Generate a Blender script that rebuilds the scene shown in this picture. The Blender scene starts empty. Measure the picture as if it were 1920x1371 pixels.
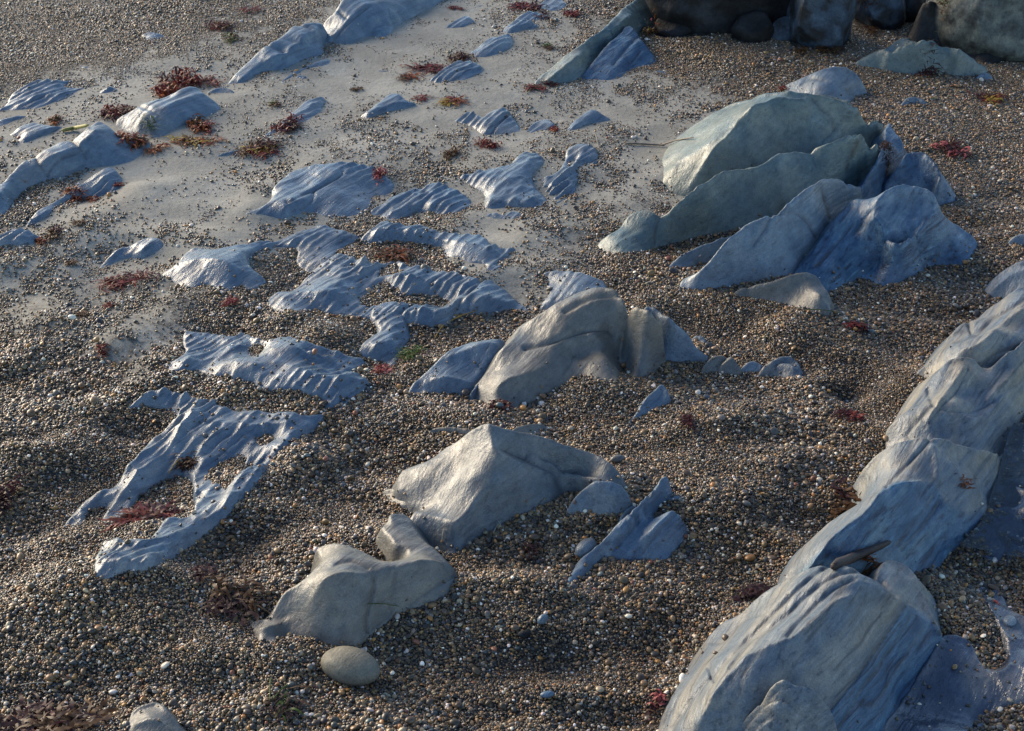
import bpy, math, random
import numpy as np
from mathutils import Vector, Matrix, Euler
from mathutils.geometry import delaunay_2d_cdt

SC = bpy.context.scene
COL = SC.collection
R = math.radians
rng = np.random.default_rng(7)
random.seed(7)

# ------------------------------------------------------------------ camera
CAM_H, PITCH, FPX = 1.65, R(31.6), 2900.0        # FPX: focal length in photo pixels (1920 wide)
cam_d = bpy.data.cameras.new('camera')
cam_d.sensor_fit = 'HORIZONTAL'
cam_d.sensor_width = 36.0
cam_d.lens = 36.0 * FPX / 1920.0
cam_d.clip_start = 0.05
cam_d.clip_end = 400.0
cam = bpy.data.objects.new('camera', cam_d)
cam.location = (0, 0, CAM_H)
cam.rotation_euler = (R(90) - PITCH, 0, 0)
COL.objects.link(cam)
SC.camera = cam

# ------------------------------------------------------------------ sky, sun, exposure
SUN_AZ, SUN_EL = R(-50), R(20)                    # azimuth clockwise from +Y (camera heading): sun to the left, ahead
w = bpy.data.worlds.new('World'); SC.world = w; w.use_nodes = True
nt = w.node_tree
sky = nt.nodes.new('ShaderNodeTexSky'); sky.sky_type = 'NISHITA'; sky.sun_disc = False
sky.sun_elevation = SUN_EL; sky.sun_rotation = SUN_AZ
sky.air_density = 1.0; sky.dust_density = 0.05; sky.ozone_density = 1.6; sky.altitude = 1500
bgn = nt.nodes['Background']; bgn.inputs['Strength'].default_value = 0.145
nt.links.new(sky.outputs[0], bgn.inputs[0])
sun_d = bpy.data.lights.new('sun', 'SUN')
sun_d.energy = 3.7; sun_d.angle = R(38); sun_d.color = (1.0, 0.82, 0.58)
sun = bpy.data.objects.new('sun', sun_d)
sdir = Vector((math.sin(SUN_AZ) * math.cos(SUN_EL), math.cos(SUN_AZ) * math.cos(SUN_EL), math.sin(SUN_EL)))
sun.rotation_euler = sdir.to_track_quat('Z', 'Y').to_euler()
sun.location = sdir * 20
COL.objects.link(sun)
SC.view_settings.view_transform = 'Standard'
SC.view_settings.look = 'None'
SC.view_settings.gamma = 1.0
SC.view_settings.use_curve_mapping = False
SC.view_settings.exposure = 1.05

# ------------------------------------------------------------------ survey helpers
CP, SP = math.cos(PITCH), math.sin(PITCH)
STRIKE = np.array([0.566, 0.824])                 # the beds run this way across the beach
ACROSS = np.array([0.824, -0.566])

def to_px(x, y, z):
    dz = z - CAM_H
    dep = y * CP - dz * SP
    dep = np.maximum(dep, 1e-3)
    return 960 + FPX * x / dep, 685.5 - FPX * (y * SP + dz * CP) / dep

def hash2(ix, iy, seed):
    h = (ix.astype(np.int64) * 374761393 + iy.astype(np.int64) * 668265263 + seed * 982451653) & 0xffffffff
    h = ((h ^ (h >> 13)) * 1274126177) & 0xffffffff
    h = ((h ^ (h >> 16)) * 2246822519) & 0xffffffff
    return ((h ^ (h >> 15)) & 0xffffff) / float(0xffffff)

def vnoise(x, y, seed=0):
    ix = np.floor(x); iy = np.floor(y)
    fx = x - ix; fy = y - iy
    fx = fx * fx * fx * (fx * (fx * 6 - 15) + 10); fy = fy * fy * fy * (fy * (fy * 6 - 15) + 10)
    a = hash2(ix, iy, seed); b = hash2(ix + 1, iy, seed)
    c = hash2(ix, iy + 1, seed); d = hash2(ix + 1, iy + 1, seed)
    return (a + (b - a) * fx) * (1 - fy) + (c + (d - c) * fx) * fy - 0.5

def fbm(x, y, seed=0, oct=3):
    s = 0; a = 1
    for k in range(oct):
        s = s + a * vnoise(x * 2 ** k + 17.3 * k, y * 2 ** k - 9.1 * k, seed + k)
        a *= 0.5
    return s

def flat(px, py, z=0.0):
    u = (px - 960) / FPX; v = (685.5 - py) / FPX
    dy = CP + v * SP; dz = -SP + v * CP
    t = (z - CAM_H) / dz
    return u * t, dy * t

# shingle cover: 1 = closed pebbles, 0 = bare sand   (surveyed spots)
DENS = [(0,0,1),(150,60,1),(300,60,.9),(400,20,.75),(520,30,.6),(560,70,.6),(350,110,.3),(200,110,.75),(60,90,1),(420,110,.15),
 (290,170,.08),(100,130,.6),(700,60,.2),(850,15,.2),(900,80,.1),(750,100,.06),(600,170,.08),(780,160,.07),(1000,110,.1),(950,180,.25),
 (1080,70,.45),(1150,20,.7),(600,240,.28),(500,210,.25),(450,180,.15),(700,255,.3),(830,235,.25),(1020,195,.3),(1150,175,.3),(1250,70,1),
 (1310,110,.8),(1250,190,.25),(1200,235,.28),(1150,270,.25),(1050,255,.35),(960,280,.4),(850,275,.3),(760,300,.35),(650,285,.25),(550,280,.3),
 (450,310,.2),(350,290,.06),(250,340,.02),(320,370,.05),(400,350,.06),(420,430,.25),(250,420,.25),(150,430,.3),(100,400,.55),(50,375,.85),(120,320,.15),
 (30,270,.15),(150,200,.1),(230,180,.06),(300,440,.3),(50,490,.4),(150,490,.45),(250,550,.8),(130,560,.4),(200,610,.5),(300,605,.35),(280,660,.4),(400,580,.95),
 (450,555,.6),(150,650,.6),(50,620,.75),(30,540,.6),(500,420,.3),(560,380,.2),(0,720,1),(150,730,1),(300,710,.9),(600,640,.9),(700,470,.85),(560,480,.8),(480,600,.95),
 (1000,440,.35),(985,480,.15),(940,530,.4),(1080,460,.7),(1120,400,.55),(1200,330,.3),(1180,350,.2),(1225,400,.8),(1100,320,.3),(1050,330,.35),
 (1310,160,.5),(1280,230,.25),(1350,140,.85),(1400,100,1),(1700,150,1),(1900,150,1),(1880,400,1),(1700,560,1),(1300,500,1),(1150,480,.95),(1000,600,1),(1400,640,1),
 (800,650,.9),(850,610,.75),(600,600,.8),(720,740,1),(1300,750,1),(1600,720,1),(100,850,1),(500,920,1),(900,760,1),(1300,900,1),(300,1150,1),(800,1200,1),(1200,1200,1),(1500,900,1),
 (100,1300,1),(600,1330,1),(1100,1330,1),(1850,1080,1),(1900,1340,1),(-200,600,1),(-200,100,1),(2100,300,1),(2100,900,1),(-150,1200,1),(300,-60,1),(700,-60,.3),(1000,-60,.3),(1300,-60,1)]
_dp = np.array([flat(a, b) + (c,) for a, b, c in DENS])

def cover(x, y):
    x = np.asarray(x, float); y = np.asarray(y, float)
    num = np.zeros_like(x); den = np.zeros_like(x) + 1e-9
    for a, b, c in _dp:
        s = 0.05 + 0.022 * b
        wgt = np.exp(-((x - a) ** 2 / (s * s) + (y - b) ** 2 / (s * s * 2.2))) + 1e-5 / ((x - a) ** 2 + (y - b) ** 2 + .01)
        num += wgt * c; den += wgt
    return num / den

_cx, _cy = np.arange(-3.4, 3.401, .02), np.arange(.9, 6.801, .02)
_cg = cover(*np.meshgrid(_cx, _cy))
def cover_at(x, y):
    i = np.clip((x + 3.4) / .02, 0, len(_cx) - 1.001); j = np.clip((y - .9) / .02, 0, len(_cy) - 1.001)
    ii, jj = i.astype(int), j.astype(int); fi, fj = i - ii, j - jj
    return (_cg[jj, ii] * (1 - fi) + _cg[jj, ii + 1] * fi) * (1 - fj) + (_cg[jj + 1, ii] * (1 - fi) + _cg[jj + 1, ii + 1] * fi) * fj

# heaps and hollows in the shingle: px, py, height, half width px, half depth px
HEAPS = [(520,985,-.026,95,42),(440,1075,-.012,60,30),(1590,725,-.028,45,14),(1745,578,-.02,110,38),(360,590,-.016,85,22),
 (1540,960,-.018,80,45),(1130,742,.022,110,30),(830,775,.016,120,30),(280,1105,.024,230,36),(120,1215,-.02,150,40),(640,1330,.012,120,30),
 (1010,1010,.012,120,50),(950,1120,.016,170,40),(870,1230,-.022,150,40),(420,1300,-.02,120,36),(1200,1100,.012,160,35),(1250,1200,-.014,150,40),
 (1390,800,.014,130,35),(1450,860,-.015,120,36),(1330,980,.016,130,45),(1700,470,-.01,90,30),(1560,620,.01,120,30),(1600,680,-.012,60,16),
 (1620,175,-.01,60,15),(1720,225,.012,120,30),(1330,520,.01,80,25),(100,1090,.014,120,30),(500,1250,.014,160,30),(1100,1290,.016,200,40)]
_hp = []
for a, b, h, rx, ry in HEAPS:
    x0, y0 = flat(a, b); x1, _ = flat(a + rx, b); _, y1 = flat(a, b - ry)
    _hp.append((x0, y0, h, abs(x1 - x0), abs(y1 - y0)))

def ground_z(x, y):
    x = np.asarray(x, float); y = np.asarray(y, float)
    near = np.clip((4.2 - y) / 1.8, 0.12, 1.0)
    near = near * np.clip((6.5 - np.abs(x)) / 2, 0, 1)
    z = fbm(x * 4.6 + 3.1, y * 5.6 + .4, 11, 2) * 0.060 * near + vnoise(x * 11, y * 17, 31) * .018 * near
    z = z + fbm(x * 1.1, y * 1.1, 23, 2) * 0.02
    for a, b, h, rx, ry in _hp:
        z = z + h * np.exp(-((x - a) / rx) ** 2 - ((y - b) / ry) ** 2)
    return z

def on_ground(px, py, h=0.0):
    """surveyed photo point -> place on the beach, h metres above the local ground"""
    px = np.atleast_1d(np.asarray(px, float)); py = np.atleast_1d(np.asarray(py, float)); h = np.atleast_1d(np.asarray(h, float))
    z = h.copy()
    for _ in range(6):
        x, y = flat(px, py, z)
        z = 0.4 * z + 0.6 * (ground_z(x, y) + h)
    x, y = flat(px, py, z)
    return x, y, z

def spot(px, py, h=0.0):
    x, y, z = on_ground(px, py, h)
    return Vector((x[0], y[0], z[0]))

# ------------------------------------------------------------------ node helpers
def new_mat(name):
    m = bpy.data.materials.new(name); m.use_nodes = True
    n = m.node_tree; b = n.nodes['Principled BSDF']
    return m, n, b

def nd(n, t, **kw):
    o = n.nodes.new(t)
    for k, v in kw.items():
        setattr(o, k, v)
    return o

def ramp(n, fac, stops, interp='LINEAR'):
    r = nd(n, 'ShaderNodeValToRGB'); r.color_ramp.interpolation = interp
    els = r.color_ramp.elements
    while len(els) < len(stops): els.new(0.5)
    for e, (p, c) in zip(els, stops):
        e.position = p; e.color = (*c, 1) if len(c) == 3 else c
    if fac is not None: n.links.new(fac, r.inputs[0])
    return r

def mixc(n, fac, a, b, mode='MIX'):
    m = nd(n, 'ShaderNodeMix', data_type='RGBA', blend_type=mode)
    for s, v in ((0, fac), (6, a), (7, b)):
        if hasattr(v, 'links'): n.links.new(v, m.inputs[s])
        elif isinstance(v, (int, float)): m.inputs[s].default_value = v
        else: m.inputs[s].default_value = (*v, 1)
    return m.outputs[2]

def noise(n, vec, scale, detail=3, rough=.55, dist=0):
    t = nd(n, 'ShaderNodeTexNoise')
    t.inputs['Scale'].default_value = scale; t.inputs['Detail'].default_value = detail
    t.inputs['Roughness'].default_value = rough; t.inputs['Distortion'].default_value = dist
    if vec is not None: n.links.new(vec, t.inputs['Vector'])
    return t.outputs[0]

def mul(n, a, b, op='MULTIPLY'):
    m = nd(n, 'ShaderNodeMath', operation=op)
    for s, v in ((0, a), (1, b)):
        if hasattr(v, 'links'): n.links.new(v, m.inputs[s])
        else: m.inputs[s].default_value = v
    return m.outputs[0]

def tag(o, label=None, cat=None, group=None, kind=None):
    if label: o['label'] = label
    if cat: o['category'] = cat
    if group: o['group'] = group
    if kind: o['kind'] = kind
    return o

# ------------------------------------------------------------------ materials
def rock_material(name, c1, c2, band, band_amt, rough=.45, spec=.5, stain_shade=None, warm=(.27, .235, .185)):
    m, n, b = new_mat(name)
    tc = nd(n, 'ShaderNodeNewGeometry'); pos = tc.outputs['Position']
    wv = nd(n, 'ShaderNodeTexNoise'); wv.inputs['Scale'].default_value = 5; wv.inputs['Detail'].default_value = 2; n.links.new(pos, wv.inputs['Vector'])
    wa = nd(n, 'ShaderNodeVectorMath', operation='MULTIPLY_ADD'); wa.inputs[1].default_value = (.03, .03, .03); n.links.new(wv.outputs['Color'], wa.inputs[0]); n.links.new(pos, wa.inputs[2])
    def along(sx, sy, sz):
        mp = nd(n, 'ShaderNodeMapping'); mp.vector_type = 'TEXTURE'
        mp.inputs['Rotation'].default_value = (0, 0, math.atan2(STRIKE[1], STRIKE[0])); mp.inputs['Scale'].default_value = (sx, sy, sz)
        n.links.new(wa.outputs[0], mp.inputs[0]); return mp.outputs[0]
    big = noise(n, pos, 5.5, 4, .6, .3)
    r1 = ramp(n, big, [(.36, (0, 0, 0)), (.66, (1, 1, 1))])
    col = mixc(n, r1.outputs[0], c1, c2)
    wz = noise(n, pos, 3.1, 4, .65, .6)                                   # iron-warm patches
    rw = ramp(n, wz, [(.50, (0, 0, 0)), (.72, (.6, .6, .6))])
    col = mixc(n, rw.outputs[0], col, warm)
    b1 = noise(n, along(1.2, .06, .07), 1.6, 5, .62, .2)                  # beds
    rb = ramp(n, b1, [(.42, (0, 0, 0)), (.56, (1, 1, 1))])
    col = mixc(n, mul(n, rb.outputs[0], band_amt), col, band)
    b2 = noise(n, along(.9, .016, .018), 1.6, 4, .6, .1)                  # laminae
    r2 = ramp(n, b2, [(.34, (.40, .43, .48)), (.44, (.95, .95, .96)), (.60, (1.08, 1.07, 1.04)), (.70, (1.45, 1.42, 1.34))])
    lam = mixc(n, min(1, band_amt + .15), (1, 1, 1), r2.outputs[0])
    col = mixc(n, 1.0, col, lam, 'MULTIPLY')
    zn = nd(n, 'ShaderNodeAttribute', attribute_name='bluebed_shade')  # blue zones: bluish beds, plus shade painted into the ridge faces
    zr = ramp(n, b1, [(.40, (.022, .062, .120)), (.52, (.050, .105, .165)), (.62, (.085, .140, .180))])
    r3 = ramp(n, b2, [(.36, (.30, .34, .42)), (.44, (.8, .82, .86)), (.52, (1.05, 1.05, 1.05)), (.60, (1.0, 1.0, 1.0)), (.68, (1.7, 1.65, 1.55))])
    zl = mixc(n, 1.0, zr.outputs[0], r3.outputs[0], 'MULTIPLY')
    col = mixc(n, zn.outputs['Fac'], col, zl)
    grain = noise(n, pos, 420, 2, .7)
    g = ramp(n, grain, [(.3, (.72, .72, .73)), (.72, (1.22, 1.22, 1.2))])
    col = mixc(n, 1.0, col, g.outputs[0], 'MULTIPLY')
    blot = noise(n, pos, 34, 5, .68, .4)
    g2 = ramp(n, blot, [(.3, (.74, .76, .78)), (.7, (1.2, 1.18, 1.15))])
    col = mixc(n, 1.0, col, g2.outputs[0], 'MULTIPLY')
    if stain_shade:  # dark blotches: stain on dark boulders, painted shade on the olive one
        st = noise(n, pos, 14, 3, .6)
        rs = ramp(n, st, [(.46, (0, 0, 0)), (.62, (.9, .9, .9))])
        col = mixc(n, rs.outputs[0], col, stain_shade)
    pit = nd(n, 'ShaderNodeTexVoronoi'); pit.inputs['Scale'].default_value = 60; n.links.new(pos, pit.inputs['Vector'])
    rp = ramp(n, pit.outputs['Distance'], [(.05, (1, 1, 1)), (.085, (0, 0, 0))])
    ph = ramp(n, noise(n, pos, 11, 2), [(.5, (0, 0, 0)), (.62, (1, 1, 1))])
    pits = mul(n, rp.outputs[0], ph.outputs[0])
    col = mixc(n, mul(n, pits, .75), col, (.05, .046, .04))
    at = nd(n, 'ShaderNodeAttribute', attribute_name='crack')
    col = mixc(n, at.outputs['Fac'], col, (.035, .028, .022))
    n.links.new(col, b.inputs['Base Color'])
    rr = ramp(n, blot, [(.3, (rough + .14,) * 3), (.7, (max(rough - .14, .05),) * 3)])
    n.links.new(rr.outputs[0], b.inputs['Roughness'])
    b.inputs['Specular IOR Level'].default_value = spec
    prev = None
    for src, st, ds in ((grain, .32, .0008), (b2, .35 + .6 * band_amt, .0035), (b1, .3 + .5 * band_amt, .006), (blot, .5, .004), (noise(n, pos, 130, 3, .6), .3, .0015)):
        bp = nd(n, 'ShaderNodeBump'); bp.inputs['Strength'].default_value = st; bp.inputs['Distance'].default_value = ds
        n.links.new(src, bp.inputs['Height'])
        if prev: n.links.new(prev, bp.inputs['Normal'])
        prev = bp.outputs[0]
    bp = nd(n, 'ShaderNodeBump'); bp.invert = True; bp.inputs['Strength'].default_value = .9; bp.inputs['Distance'].default_value = .003
    n.links.new(pits, bp.inputs['Height']); n.links.new(prev, bp.inputs['Normal'])
    n.links.new(bp.outputs[0], b.inputs['Normal'])
    return m

M_GREY = rock_material('grey_sandstone', (.095, .140, .185), (.150, .178, .198), (.080, .118, .160), .4, warm=(.21, .185, .145))
M_MID = rock_material('warm_grey_sandstone', (.098, .115, .126), (.150, .144, .130), (.078, .102, .124), .4, warm=(.185, .155, .115))
M_OLIVE = rock_material('olive_sandstone', (.072, .112, .118), (.150, .168, .138), (.068, .105, .118), .35, warm=(.25, .225, .15))
M_TAN = rock_material('tan_sandstone', (.100, .104, .100), (.160, .142, .112), (.095, .108, .118), .3, warm=(.20, .165, .115))
M_BLUE = rock_material('blue_banded_stone', (.042, .092, .155), (.105, .155, .205), (.025, .058, .11), .8, warm=(.16, .18, .18))
M_BLUEPALE = rock_material('pale_blue_banded_stone', (.085, .140, .205), (.155, .200, .240), (.055, .10, .16), .7, warm=(.19, .195, .185))
M_PALE = rock_material('pale_banded_stone', (.138, .150, .160), (.210, .194, .160), (.078, .110, .145), .8, .5, .45, warm=(.23, .19, .13))
M_COBBLE = rock_material('olive_cobble_stone', (.125, .118, .092), (.175, .160, .120), (.11, .105, .09), .15, .65, .35, warm=(.19, .165, .115))
M_FLUTE = rock_material('fluted_siltstone', (.100, .138, .180), (.178, .198, .212), (.075, .112, .155), .6, .36, .5, warm=(.25, .23, .20))
M_WET = rock_material('wet_siltstone', (.026, .045, .085), (.150, .150, .148), (.016, .030, .065), .7, .16, .7, warm=(.22, .195, .165))
M_OLIVEDARK = rock_material('shade_blotched_olive_stone', (.075, .09, .08), (.16, .162, .13), (.04, .045, .045), .5, .6, .3, (.014, .013, .011))  # boulder's shade painted in as a darker tone with dark blotches
M_DARK = rock_material('dark_boulder_stone', (.013, .014, .016), (.036, .040, .045), (.011, .012, .014), .4, .7, .25, (.007, .006, .005), warm=(.03, .022, .015))
M_DARKBLUE = rock_material('slate_blue_boulder_stone', (.030, .055, .090), (.075, .105, .135), (.02, .035, .06), .4, .6, .3, (.013, .011, .009), warm=(.085, .09, .085))

# ------------------------------------------------------------------ rock builder
def catmull(pts, closed, step=9.0):
    P = np.array([(p[0], p[1], p[2] if len(p) > 2 else 0.0) for p in pts], float)
    n = len(P); out = []
    rngk = range(n) if closed else range(n - 1)
    for i in rngk:
        if closed: p0, p1, p2, p3 = P[(i - 1) % n], P[i], P[(i + 1) % n], P[(i + 2) % n]
        else: p0, p1, p2, p3 = P[max(i - 1, 0)], P[i], P[i + 1], P[min(i + 2, n - 1)]
        L = math.hypot(*(p2[:2] - p1[:2])); k = max(1, int(L / step))
        for j in range(k):
            t = j / k
            q = .5 * ((2 * p1) + (p2 - p0) * t + (2 * p0 - 5 * p1 + 4 * p2 - p3) * t * t + (3 * p1 - p0 - 3 * p2 + p3) * t ** 3)
            q[2] = p1[2] + (p2[2] - p1[2]) * t
            out.append(q)
    if not closed: out.append(P[-1])
    return np.array(out)

def inside(poly, x, y):
    c = np.zeros(np.shape(x), bool)
    xs, ys = poly[:, 0], poly[:, 1]; n = len(poly)
    for i in range(n):
        x1, y1, x2, y2 = xs[i], ys[i], xs[i - 1], ys[i - 1]
        k = ((y1 > y) != (y2 > y))
        if y1 != y2:
            c ^= k & (x < (x2 - x1) * (y - y1) / (y2 - y1) + x1)
    return c

def blur(a, s):
    if s < .4: return a
    r = int(math.ceil(3 * s)); k = np.exp(-.5 * (np.arange(-r, r + 1) / s) ** 2); k /= k.sum()
    for ax in (0, 1):
        p = np.pad(a, [(r, r) if i == ax else (0, 0) for i in (0, 1)], mode='edge')
        o = np.zeros_like(a)
        for i, kk in enumerate(k):
            sl = [slice(None)] * 2; sl[ax] = slice(i, i + a.shape[ax])
            o += kk * p[tuple(sl)]
        a = o
    return a

def scallop(x, y, la, lb, seed, ang=0.0):
    """hollows that meet in sharp crests, la long the strike by lb across"""
    ca, sa = math.cos(ang), math.sin(ang)
    a = (x * STRIKE[0] + y * STRIKE[1]); b = (x * ACROSS[0] + y * ACROSS[1])
    a, b = a * ca - b * sa, a * sa + b * ca
    wob = vnoise(x * 14, y * 14, seed + 5)
    a = a / la + wob * .35; b = b / lb + vnoise(x * 14 + 5, y * 14, seed + 6) * .35
    ia, ib = np.floor(a), np.floor(b); best = np.full(np.shape(a), 9.0)
    for da in (-1, 0, 1):
        for db in (-1, 0, 1):
            ja, jb = ia + da, ib + db
            pa = ja + .15 + .7 * hash2(ja, jb, seed); pb = jb + .15 + .7 * hash2(ja, jb, seed + 1)
            best = np.minimum(best, (a - pa) ** 2 + (b - pb) ** 2)
    return np.minimum(best, 1.1)

ROCKS = []

def mesh_object(name, verts, faces, mat, origin, attrs=None, smooth=True):
    me = bpy.data.meshes.new(name)
    verts = np.asarray(verts, np.float32) - np.asarray(origin, np.float32)
    me.vertices.add(len(verts)); me.vertices.foreach_set('co', verts.ravel())
    faces = np.asarray(faces, np.int32); nf, k = faces.shape
    me.loops.add(nf * k); me.loops.foreach_set('vertex_index', faces.ravel())
    me.polygons.add(nf); me.polygons.foreach_set('loop_start', np.arange(nf, dtype=np.int32) * k)
    me.polygons.foreach_set('use_smooth', np.full(nf, smooth))
    for an, av in (attrs or {}).items():
        at = me.attributes.new(an, 'FLOAT', 'POINT'); at.data.foreach_set('value', np.asarray(av, np.float32))
    me.update(calc_edges=True); me.validate()
    me.materials.append(mat)
    o = bpy.data.objects.new(name, me); o.location = origin
    COL.objects.link(o)
    return o

def rock(name, label, ring, lines=(), pts=(), holes=(), mat=None, cat='rock', group=None, blur_m=.010, back=.55,
         flute=None, lump=.0025, strata=0.0, cracks=(), kind=None, drop=.05, res=None, parent=None, relax=.7, hs=1.0, lift=0.0, ribs=0.0, blue=(), lumpf=17, clamp=True):
    mat = mat or M_GREY
    if lift:
        ring = [(q[0], q[1], (q[2] if len(q) > 2 else 0.0) + (lift if len(q) > 2 and q[2] > 0 else lift * .4)) for q in ring]
        lines = [[(q[0], q[1], q[2] + lift) for q in l] for l in lines]
    if hs != 1.0:
        up = lambda q: (q[0], q[1], (q[2] if len(q) > 2 else 0.0) * (hs if len(q) > 2 and q[2] > 0 else 1.0))
        ring = [up(q) for q in ring]; lines = [[up(q) for q in l] for l in lines]; pts = [up(q) for q in pts]
    rg = catmull(ring, True)
    X, Y, Z = on_ground(rg[:, 0], rg[:, 1], rg[:, 2])
    poly = np.stack([X, Y], 1)
    area = np.sum(X * np.roll(Y, -1) - Y * np.roll(X, -1)); sgn = 1 if area > 0 else -1
    tx = np.roll(X, -1) - np.roll(X, 1); ty = np.roll(Y, -1) - np.roll(Y, 1)
    L = np.hypot(tx, ty) + 1e-9; nx, ny = sgn * ty / L, -sgn * tx / L
    H = rg[:, 2]
    P = [(x, y, h) for x, y, h in zip(X, Y, H)]
    for d, dz in ((.035, -drop),):
        away = (nx * X + ny * Y) / np.hypot(X, Y)                       # rear edges fall away gently, edges on this side stay steep
        dist = np.where(away > .1, d, .02) + np.where(away > .1, back, min(back, .10)) * np.maximum(H, 0)
        sx, sy = X + nx * dist, Y + ny * dist
        ok = ~inside(poly, sx, sy)
        # keep the skirt clear of the ring elsewhere
        for i in np.nonzero(ok)[0]:
            dd = np.hypot(X - sx[i], Y - sy[i]).min()
            if dd > .6 * dist[i]: P.append((sx[i], sy[i], dz))
    low = H <= .012
    def settle(q):
        """no face may lean out over its own foot: lower a surveyed point until it stands back from the base line"""
        q = np.array(q, float)
        if not low.any() or not clamp: return q
        a, b, z0 = on_ground(q[:, 0], q[:, 1], q[:, 2]); z0 = z0 - q[:, 2]
        for _ in range(30):
            a, b = flat(q[:, 0], q[:, 1], z0 + q[:, 2])
            dm = np.sqrt(((a[:, None] - X[low][None]) ** 2 + (b[:, None] - Y[low][None]) ** 2).min(1))
            bad = (q[:, 2] > .004) & (~inside(poly, a, b) | (dm < .55 * q[:, 2]))
            if not bad.any(): break
            q[bad, 2] *= .94
        return q
    lines = [settle(catmull(l, False)) for l in lines]
    if len(pts): pts = settle(np.array([(p[0], p[1], p[2]) for p in pts], float))
    for ln in lines:
        q = catmull(ln, False); a, b, c = on_ground(q[:, 0], q[:, 1], q[:, 2])
        P += list(zip(a, b, q[:, 2]))
    if len(pts):
        q = np.array(pts, float); a, b, c = on_ground(q[:, 0], q[:, 1], q[:, 2]); P += list(zip(a, b, q[:, 2]))
    for hl in holes:
        q = catmull([(p[0], p[1], 0.0) for p in hl], True); a, b, c = on_ground(q[:, 0], q[:, 1], q[:, 2])
        P += list(zip(a, b, q[:, 2])); ca, cb = a.mean(), b.mean()
        for f in (.75, .3): P += [(ca + (x - ca) * f, cb + (y - cb) * f, -.022) for x, y in zip(a, b)]
    P = np.array(P)
    # drop near-duplicates
    key = np.round(P[:, :2] / .002).astype(int); _, ui = np.unique(key, axis=0, return_index=True); P = P[np.sort(ui)]
    x0, y0 = P[:, 0].min() - .01, P[:, 1].min() - .01; x1, y1 = P[:, 0].max() + .01, P[:, 1].max() + .01
    dist = math.hypot(.5 * (y0 + y1), CAM_H)
    res = res or .0008 * dist + .0005
    nxg, nyg = int((x1 - x0) / res) + 2, int((y1 - y0) / res) + 2
    gx = x0 + np.arange(nxg) * res; gy = y0 + np.arange(nyg) * res
    hgt = np.full((nyg, nxg), -drop)
    out = delaunay_2d_cdt([Vector(p[:2]) for p in P], [], [], 0, 1e-6)
    vo = [np.array(v) for v in out[0]]; src = out[3]
    vz = [P[s[0], 2] if len(s) else -drop for s in src]
    for f in out[2]:
        if len(f) != 3: continue
        (ax, ay), (bx, by), (cx, cy) = vo[f[0]], vo[f[1]], vo[f[2]]
        den = (by - cy) * (ax - cx) + (cx - bx) * (ay - cy)
        if abs(den) < 1e-12: continue
        i0 = max(int((min(ax, bx, cx) - x0) / res), 0); i1 = min(int((max(ax, bx, cx) - x0) / res) + 2, nxg)
        j0 = max(int((min(ay, by, cy) - y0) / res), 0); j1 = min(int((max(ay, by, cy) - y0) / res) + 2, nyg)
        gxx, gyy = np.meshgrid(gx[i0:i1], gy[j0:j1])
        w0 = ((by - cy) * (gxx - cx) + (cx - bx) * (gyy - cy)) / den
        w1 = ((cy - ay) * (gxx - cx) + (ax - cx) * (gyy - cy)) / den
        w2 = 1 - w0 - w1
        m = (w0 >= -1e-6) & (w1 >= -1e-6) & (w2 >= -1e-6)
        zz = w0 * vz[f[0]] + w1 * vz[f[1]] + w2 * vz[f[2]]
        hgt[j0:j1, i0:i1][m] = zz[m]
    # relax the faces between the surveyed lines; the lines themselves stay creased
    GX, GY = np.meshgrid(gx, gy)
    ci, cv = [], []
    for q, cl in [(ring, True)] + [(l, False) for l in lines] + [([(p[0], p[1], 0.0) for p in h], True) for h in holes]:
        d = catmull(q, cl, 1.6); a, b, _ = on_ground(d[:, 0], d[:, 1], d[:, 2])
        ci.append(np.round((b - y0) / res).astype(int) * nxg + np.round((a - x0) / res).astype(int)); cv.append(d[:, 2])
    ci = np.clip(np.concatenate(ci), 0, nxg * nyg - 1); cv = np.concatenate(cv)
    order = np.argsort(cv); ci, cv = ci[order], cv[order]
    soft = hgt.copy()
    for s in (.016, .014, .012, .010, .008, .006, .0045, .003):
        hgt = blur(hgt, s * relax / res)
        fl = hgt.ravel(); fl[ci] = cv; hgt = fl.reshape(nyg, nxg)
    hgt = blur(hgt, max(blur_m * .42 / res, 1.15))
    seed = len(ROCKS) * 13 + 5
    body = np.clip((hgt + .012) / .02, 0, 1)
    if lump: hgt = hgt + fbm(GX * lumpf, GY * lumpf, seed, 3) * lump * 2 * body
    if flute:
        amp, la, lb = flute[:3]; ang = flute[3] if len(flute) > 3 else 0
        s = scallop(GX, GY, la, lb, seed, ang)
        s2 = scallop(GX, GY, la * .45, lb * .42, seed + 40, ang)
        big = np.clip(.6 + 1.9 * vnoise(GX * 9, GY * 9, seed + 9), .05, 1.4)
        hgt = hgt + body * amp * big * (s * 1.5 - .38) + body * amp * .35 * (s2 - .35) * np.clip(.4 + 2 * vnoise(GX * 9, GY * 9, seed + 3), 0, 1)
    if ribs:
        wb = vnoise(GX * 12, GY * 12, seed + 21) * .012 + vnoise(GX * 30, GY * 30, seed + 22) * .005
        bb = (GX * ACROSS[0] + GY * ACROSS[1] + wb) / .021
        rb = 1 - np.abs(np.sin(math.pi * bb)); msk = np.clip(.5 + 2.2 * vnoise(GX * 8, GY * 8, seed + 23), 0, 1)
        hgt = hgt + body * ribs * (rb - .35) * msk
    if strata:
        sc = (GX * ACROSS[0] + GY * ACROSS[1]) * .75 + hgt * .66 + .004 * vnoise(GX * 6, GY * 6, seed + 2)
        st = vnoise(sc * 70, GX * .8, seed + 1) + .6 * vnoise(sc * 150, GX * 1.1, seed + 4)
        hgt = hgt + strata * st * body
    G = ground_z(GX, GY)
    ZZ = G + hgt
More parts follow.
